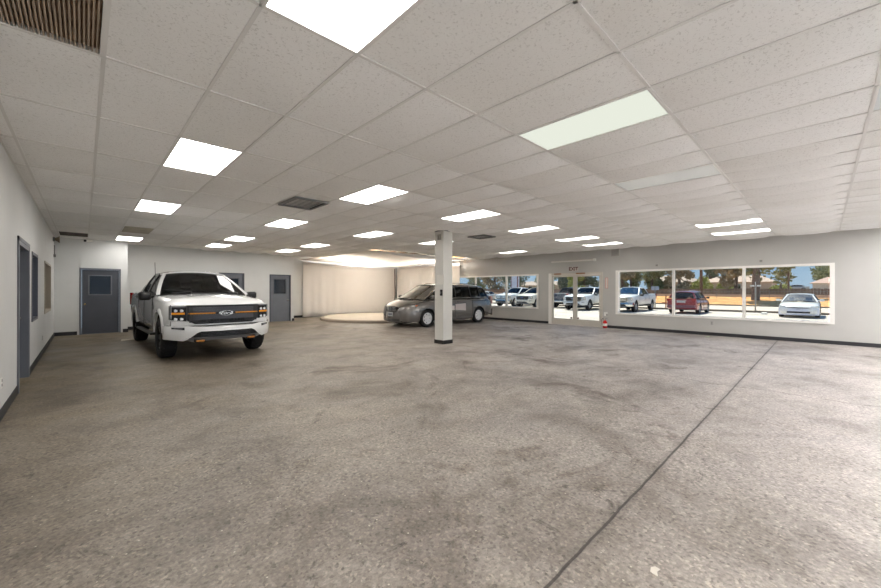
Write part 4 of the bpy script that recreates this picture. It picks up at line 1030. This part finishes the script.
# trees
def leaf_mat(name, c1, c2):
    g = N(name); d = g.n('ShaderNodeBsdfPrincipled', Roughness=.8); oi = g.n('ShaderNodeTexCoord'); n = g.n('ShaderNodeTexNoise', Scale=1.3, Detail=4.0); g.l(oi.outputs['Object'], n.inputs['Vector'])
    g.l(g.ramp(n.outputs['Fac'], [(.35, lin(c1)), (.65, lin(c2))]), d.inputs['Base Color']); g.l(d.outputs[0], g.out.inputs[0]); return g.m
LF = {'green': leaf_mat('green_leaves', (124, 130, 88), (164, 164, 116)), 'dark': leaf_mat('dark_leaves', (96, 108, 88), (124, 134, 108)), 'olive': leaf_mat('olive_leaves', (146, 134, 104), (178, 160, 124)), 'bright': leaf_mat('bright_leaves', (150, 158, 70), (186, 184, 96))}
BARK = mat('grey_bark', (122, 104, 92), .95, noise=.3, nscale=6)
def tree(x, y, h_, w, leaf, label, trunk=.25, crown0=.3, n=2600, seed=0, ls=.3, shape='round', z=.6, group='trees beyond the parking lot', cat='tree'):
    rn = random.Random(seed+int(x*7+y*13)); o = empty('tree' if cat == 'tree' else 'bush', (x, y, z)); tag(o, label, cat, group)
    cl = []
    for k in range(16 if cat == 'tree' else 10):
        a = rn.uniform(0, 2*pi); v = rn.uniform(0, 1)
        f = sin(pi*min(1, .12+v*.88))**.6 if shape == 'round' else (1-v)*.9+.12
        rr = w*f*rn.uniform(.25, .8); zz = h_*(crown0+(1-crown0)*v)
        cl.append((Vector((rr*cos(a), rr*sin(a), min(zz, h_-.2*w))), w*rn.uniform(.28, .45)*(1 if shape == 'round' else (1.15-v*.7))))
    mb = MB()
    tp = [(0, 0, -.3), (rn.uniform(-.1, .1), rn.uniform(-.1, .1), h_*.35), (rn.uniform(-.3, .3), rn.uniform(-.3, .3), h_*.75)]
    mb.tube(tp, [trunk, trunk*.8, trunk*.3], 8)
    for c, r_ in cl[:9]: mb.tube([Vector(tp[1]), Vector(tp[1]).lerp(c, .5)+Vector((0, 0, .1)), c], [trunk*.45, trunk*.25, trunk*.08], 5)
    mb.build('trunk', BARK, o, 50)
    mb = MB()
    for k in range(n):
        c, r_ = cl[rn.randrange(len(cl))]
        d = Vector((rn.gauss(0, 1), rn.gauss(0, 1), rn.gauss(0, 1))).normalized(); p = c+d*r_*rn.uniform(.45, 1.08)
        u = Vector((rn.gauss(0, 1), rn.gauss(0, 1), rn.gauss(0, 1))).normalized(); v = u.cross(Vector((rn.gauss(0, 1), rn.gauss(0, 1), rn.gauss(0, 1)))).normalized(); s = ls*rn.uniform(.6, 1.3)
        q = len(mb.v); mb.v += [tuple(p-u*s), tuple(p+v*s*.6), tuple(p+u*s), tuple(p-v*s*.6)]; mb.f.append((q, q+1, q+2, q+3)); mb.mi.append(0)
    me = bpy.data.meshes.new('foliage'); me.from_pydata(mb.v, [], mb.f); me.materials.append(LF[leaf]); f = bpy.data.objects.new('foliage', me); C.objects.link(f); f.parent = o
T = [ # x, y, h, w, leaf, label
 (70, 25.2, 9.5, 2.2, 'olive', 'tall brown-green tree behind the white pickup, nearest the left edge of the long window'),
 (70, 20.4, 9.6, 2.2, 'green', 'tall green tree behind the tail of the white pickup in the long window'),
 (78, 28.2, 11, 3.0, 'green', 'second-row green tree rising behind the white pickup windshield'),
 (78, 21.6, 11, 2.9, 'olive', 'second-row brown tree left of the first long-window mullion'),
 (90, 30.6, 13, 3.1, 'green', 'back-row green tree rising over the white pickup cab'),
 (98, 28.0, 14, 3.0, 'olive', 'back-row tall tree filling the gap above the white pickup bed'),
 (97, 36.0, 13, 3.6, 'olive', 'back-row tall tree at the far left edge of the long window'),
 (70, 16.4, 8.6, 2.0, 'olive', 'tall tree just right of the first long-window mullion'),
 (100, 17.5, 9.0, 3.0, 'dark', 'dark conical tree right of the utility pole'),
 (110, 14.6, 6.2, 2.4, 'dark', 'small dark round tree above the long pinkish house'),
 (68, 8.9, 9.0, 2.8, 'olive', 'leafy tree left of the second long-window mullion'),
 (63, 3.0, 7.6, 2.5, 'green', 'broad green tree above the white sedan'),
 (128, -1.0, 7.0, 5.2, 'green', 'distant low green tree at the right end of the window'),
 (90, 45, 8.5, 4.5, 'dark', 'dark tree seen through the left glass door'),
 (84, 38.8, 8.6, 3.4, 'dark', 'dark tree seen through the right glass door'),
 (74, 36.2, 4.6, 2.2, 'bright', 'yellow-green bush-like tree behind the glass door meeting stile'),
 (92, 53.5, 6.8, 3.8, 'green', 'green tree right of the outside pillar in the left window'),
 (88, 61.5, 9.0, 4.5, 'dark', 'dark tree between the mullions of the left window'),
 (92, 71.0, 9.2, 5.0, 'olive', 'olive tree at the far left window pane'),
 (96, 81.0, 9.0, 5.0, 'green', 'green tree behind the minivan roof in the left window')]
for k, (x, y, h_, w, lf_, lb) in enumerate(T):
    tree(x, y, h_, w, lf_, lb, seed=k, shape='cone' if 'conical' in lb else 'round', n=3400 if w > 3 else 2400, crown0=.1 if k < 8 or k > 12 else .25, trunk=.11 if 'broad' in lb else .25)
tree(57, 5.6, 9.5, 3.2, 'green', 'large tree with thick grey trunk left of the white sedan', trunk=.42, crown0=.36, n=3600, seed=77, ls=.26)
tree(74, 14.2, 2.9, 2.2, 'bright', 'bright yellow-green bush behind the red car hood', cat='bush', crown0=.1, n=2600, seed=5, ls=.22, group='bushes beyond the parking lot')
tree(80, 11.6, 2.2, 1.6, 'bright', 'low bright bush right of the utility pole', cat='bush', crown0=.1, n=1400, seed=6, ls=.2, group='bushes beyond the parking lot')
tree(69, 4.2, 2.6, 1.5, 'bright', 'pale green bush just left of the sedan roof', cat='bush', crown0=.1, n=1200, seed=9, ls=.2, group='bushes beyond the parking lot')

# parked vehicles outside
WHT2 = mat('white_fleet_paint', (238, 236, 230), .3, coat=.6)
PX = 29.4+2.9
pickup('pickup_truck', WHT2, (PX, 22.0, ZO), pi, 'white pickup seen in the left window, left of the outside pillar', 'parked white pickups')
pickup('pickup_truck', mat('cream_paint', (232, 222, 200), .35, coat=.5), (PX-.6, 19.2, ZO), pi, 'cream-hooded pickup at the right end of the left window', 'parked white pickups', grille='dark')
pickup('pickup_truck', mat('navy_paint', (58, 64, 78), .3, coat=.6), (PX+1.6, 16.75, ZO), 0, 'dark blue-grey pickup cut by the left glass door frame', None, grille='dark')
pickup('pickup_truck', WHT2, (PX-1.0, 14.1, ZO), pi, 'white pickup seen straight through the glass entrance doors', 'parked white pickups', grille='dark')
pickup('pickup_truck', WHT2, (PX-.6, 10.75, ZO), pi, 'tall white pickup with chrome grille in the long window', 'parked white pickups', glassm=AUTOGC)
# red SUV, tail towards the building
RP = mat('red_paint', (150, 28, 44), .25, .2, coat=1)
SK = [(-2.28, .74, .45, .95, 0), (-2.26, .84, .40, 1.0, 0), (-2.15, .89, .33, 1.04, 0), (-1.9, .92, .28, 1.05, -.1), (-1.7, .93, .26, 1.04, -.22), (.75, .93, .24, 1.0, -.22), (1.0, .93, .24, .99, .02), (1.3, .92, .25, .96, .07), (1.9, .89, .27, .88, .08), (2.15, .80, .3, .8, .05), (2.25, .66, .34, .72, .02)]
SP = [((1.05, .82, 1.0), (.35, .62, 1.50)), ((.25, .87, 1.03), (.1, .65, 1.55)), ((-.75, .87, 1.06), (-.8, .65, 1.54)), ((-1.5, .86, 1.09), (-1.45, .63, 1.50)), ((-2.05, .80, 1.10), (-1.75, .60, 1.46))]
rr_ = car('red_suv', RP, (29.7+2.28, 6.85, ZO), 0, 'red compact SUV with its tail to the window', 'car', dict(keys=SK, w=.93, wr=.34, ax=(1.35, -1.3), P=SP, rim=mat('alloy_rim', (170, 172, 176), .3, .8), beltz=1.03, sx=(.1, -.9), handles=(-.1, -.95), seams=(.95, -.25, -1.1), crown=.06, bow=.2))
for s in (1, -1): MB().box(-2.29, -2.1, .60*s, .87*s, .88, 1.06).build('tail_light', REDL, rr_, bevel=.03)
MB().box(-2.30, -2.28, -.26, .26, .78, .92).build('number_plate', mat('plate_grey', (176, 178, 180), .5), rr_)
MB().box(-2.34, -2.2, -.85, .85, .42, .62).build('rear_bumper', mat('bumper_plum', (110, 60, 76), .5), rr_, bevel=.04)
MB().box(-2.31, -2.27, -.35, .35, .94, .965).build('chrome_strip', CHROME, rr_)
# white sedan, nose towards the building
DK = [(-2.4, .70, .4, .95, 0), (-2.36, .84, .34, 1.0, .02), (-2.1, .90, .28, 1.02, .03), (-1.6, .92, .24, 1.0, .0), (-1.4, .92, .22, .98, -.2), (.7, .92, .2, .93, -.2), (1.0, .92, .2, .92, .0), (1.15, .92, .2, .91, .06), (1.8, .90, .2, .82, .09), (2.15, .85, .2, .74, .08), (2.35, .76, .22, .66, .06), (2.43, .62, .26, .6, .03)]
DP = [((1.2, .80, .93), (.3, .58, 1.35)), ((.4, .86, .95), (.15, .62, 1.39)), ((-.5, .86, .97), (-.5, .62, 1.39)), ((-1.6, .78, .99), (-1.05, .56, 1.34))]
WS = mat('pearl_white_paint', (244, 240, 232), .25, coat=.8)
dd = car('white_sedan', WS, (30.4+2.43, 1.05, ZO), pi, 'white sedan facing the window at the right end', 'car', dict(keys=DK, w=.92, wr=.33, ax=(1.42, -1.4), P=DP, rim=mat('alloy_rim', (170, 172, 176), .3, .8), beltz=.95, sx=(.0, -.8), handles=(-.1, -1.0), seams=(.9, -.2, -1.0), glass=glass('hazy_auto_glass', (190, 184, 168), .6, .2), crown=.05, bow=.3))
def dn_(y, z=0): return 2.47-.30*(abs(y)/.9)**2.6
mb = MB(); yy = ysn(-.88, .88, 20); strip(mb, yy, [.58]*21, [.18]*21, lambda y, z: dn_(y)+.02*sin(pi*(z-.18)/.4), .2, nz=5); mb.build('front_bumper', mat('bumper_shade_white', (226, 226, 236), .35), dd, 50)  # bluish shade of the car's front painted into the bumper colour
mb = MB(); yy = ysn(-.62, .62, 14); strip(mb, yy, [.64-.0*y for y in yy], [.585+.03*abs(y) for y in yy], lambda y, z: dn_(y)+.01, .06); mb.build('grille', BLACKP, dd, 40)
mb = MB(); strip(mb, ysn(-.52, .52, 12), [.40]*13, [.30]*13, lambda y, z: dn_(y)+.025, .04); mb.build('lower_grille', BLACKP, dd, 40)
for s in (1, -1):
    yy = ysn(.52*s, .86*s, 6); mb = MB(); strip(mb, yy, [.70+.1*(abs(y)-.5) for y in yy], [.62+.1*(abs(y)-.5) for y in yy], lambda y, z: dn_(y)+.01, .1); mb.build('headlight', LAMPG, dd, 40)
    MB().box(dn_(.72)-.02, dn_(.72)+.03, s*.66, s*.76, .32, .42).build('fog_light', BLACKP, dd)
text('emblem', 'KIA', .07, mat('emblem_grey', (130, 130, 136), .4), dd, (2.50, 0, .52), (R(90), 0, R(90)), 0, .002, 1.5)
# distant cars across the street
ostruct(MB().box(116, 199, -40, 60, .6, 1.5).build('far_terrace', mat('far_dirt', (170, 150, 122), 1)))
def far_car(x, y, rz, paint, label):
    c = car('parked_car', paint, (x, y, 1.5 if x > 100 else ZO+.02), rz, label, 'car', dict(keys=DK, w=.92, wr=.33, ax=(1.42, -1.4), P=DP, rim=MATS['alloy_rim'], beltz=.95, sx=(.0, -.8), crown=.05, bow=.3), 'silver cars parked across the street')
far_car(122, 4.7, pi/2, mat('silver_paint', (196, 192, 186), .3, .4, coat=.5), 'distant silver car above the roof of the white sedan')
far_car(46, 37.5, pi/2, mat('silver_paint', (196, 192, 186), .3, .4), 'silver car across the street behind the left window mullion')

# ------------------------------------------------------------------ light
w = bpy.data.worlds.new('World'); S.world = w; w.use_nodes = True; nt = w.node_tree; nt.nodes.clear()
tc = nt.nodes.new('ShaderNodeTexCoord'); sp = nt.nodes.new('ShaderNodeSeparateXYZ'); rp = nt.nodes.new('ShaderNodeValToRGB')
nt.links.new(tc.outputs['Generated'], sp.inputs[0]); nt.links.new(sp.outputs[2], rp.inputs[0])
e = rp.color_ramp.elements; e[0].position = 0; e[0].color = lin((196, 218, 240)); e[1].position = .5; e[1].color = lin((104, 158, 222)); q = e.new(.12); q.color = lin((158, 200, 240))
bg = nt.nodes.new('ShaderNodeBackground'); bg.inputs[1].default_value = .7; wo = nt.nodes.new('ShaderNodeOutputWorld')
nt.links.new(rp.outputs[0], bg.inputs[0]); nt.links.new(bg.outputs[0], wo.inputs[0])
sun = bpy.data.lights.new('sun', 'SUN'); sun.energy = 6.5; sun.angle = R(.6); sun.color = (1, .91, .79)
so = bpy.data.objects.new('sun', sun); C.objects.link(so); so.rotation_euler = Vector((-.42, -.30, -.95)).to_track_quat('-Z', 'Y').to_euler()
# lamps of the booth, above its cloth
for (x, y, p) in ((9.0, 15.6, 260), (12.8, 13.6, 180), (11.5, 16.8, 260)):
    a = bpy.data.lights.new('booth_lamp', 'AREA'); a.energy = p; a.size = 1.4; a.color = (1, .98, .95)
    o = bpy.data.objects.new('booth_lamp', a); C.objects.link(o); o.location = (x, y, 3.45)

# ------------------------------------------------------------------ camera
f_, th, hy, roll = 369.7, .80347, 290.3, -.00235
cam = bpy.data.cameras.new('camera'); co = bpy.data.objects.new('camera', cam); C.objects.link(co); S.camera = co
cam.sensor_fit = 'HORIZONTAL'; cam.sensor_width = 36; cam.lens = f_*36/881; cam.shift_y = -(294-hy)/881; cam.clip_start = .05; cam.clip_end = 600
Rt = Vector((sin(th), -cos(th), 0)); Fw = Vector((cos(th), sin(th), 0)); Up = Vector((0, 0, 1))
rx = Rt*cos(roll)-Up*sin(roll)*1; ux = Up*cos(roll)+Rt*sin(roll)
M = Matrix((( rx.x, ux.x, -Fw.x, 0), (rx.y, ux.y, -Fw.y, 0), (rx.z, ux.z, -Fw.z, EYE), (0, 0, 0, 1)))
co.matrix_world = M
S.view_settings.view_transform = 'Standard'; S.view_settings.look = 'None'; S.view_settings.exposure = 0.56; S.view_settings.gamma = 1; S.view_settings.use_curve_mapping = False
S.cycles.max_bounces = 10; S.cycles.diffuse_bounces = 6; S.cycles.transparent_max_bounces = 16; S.cycles.sample_clamp_indirect = 6
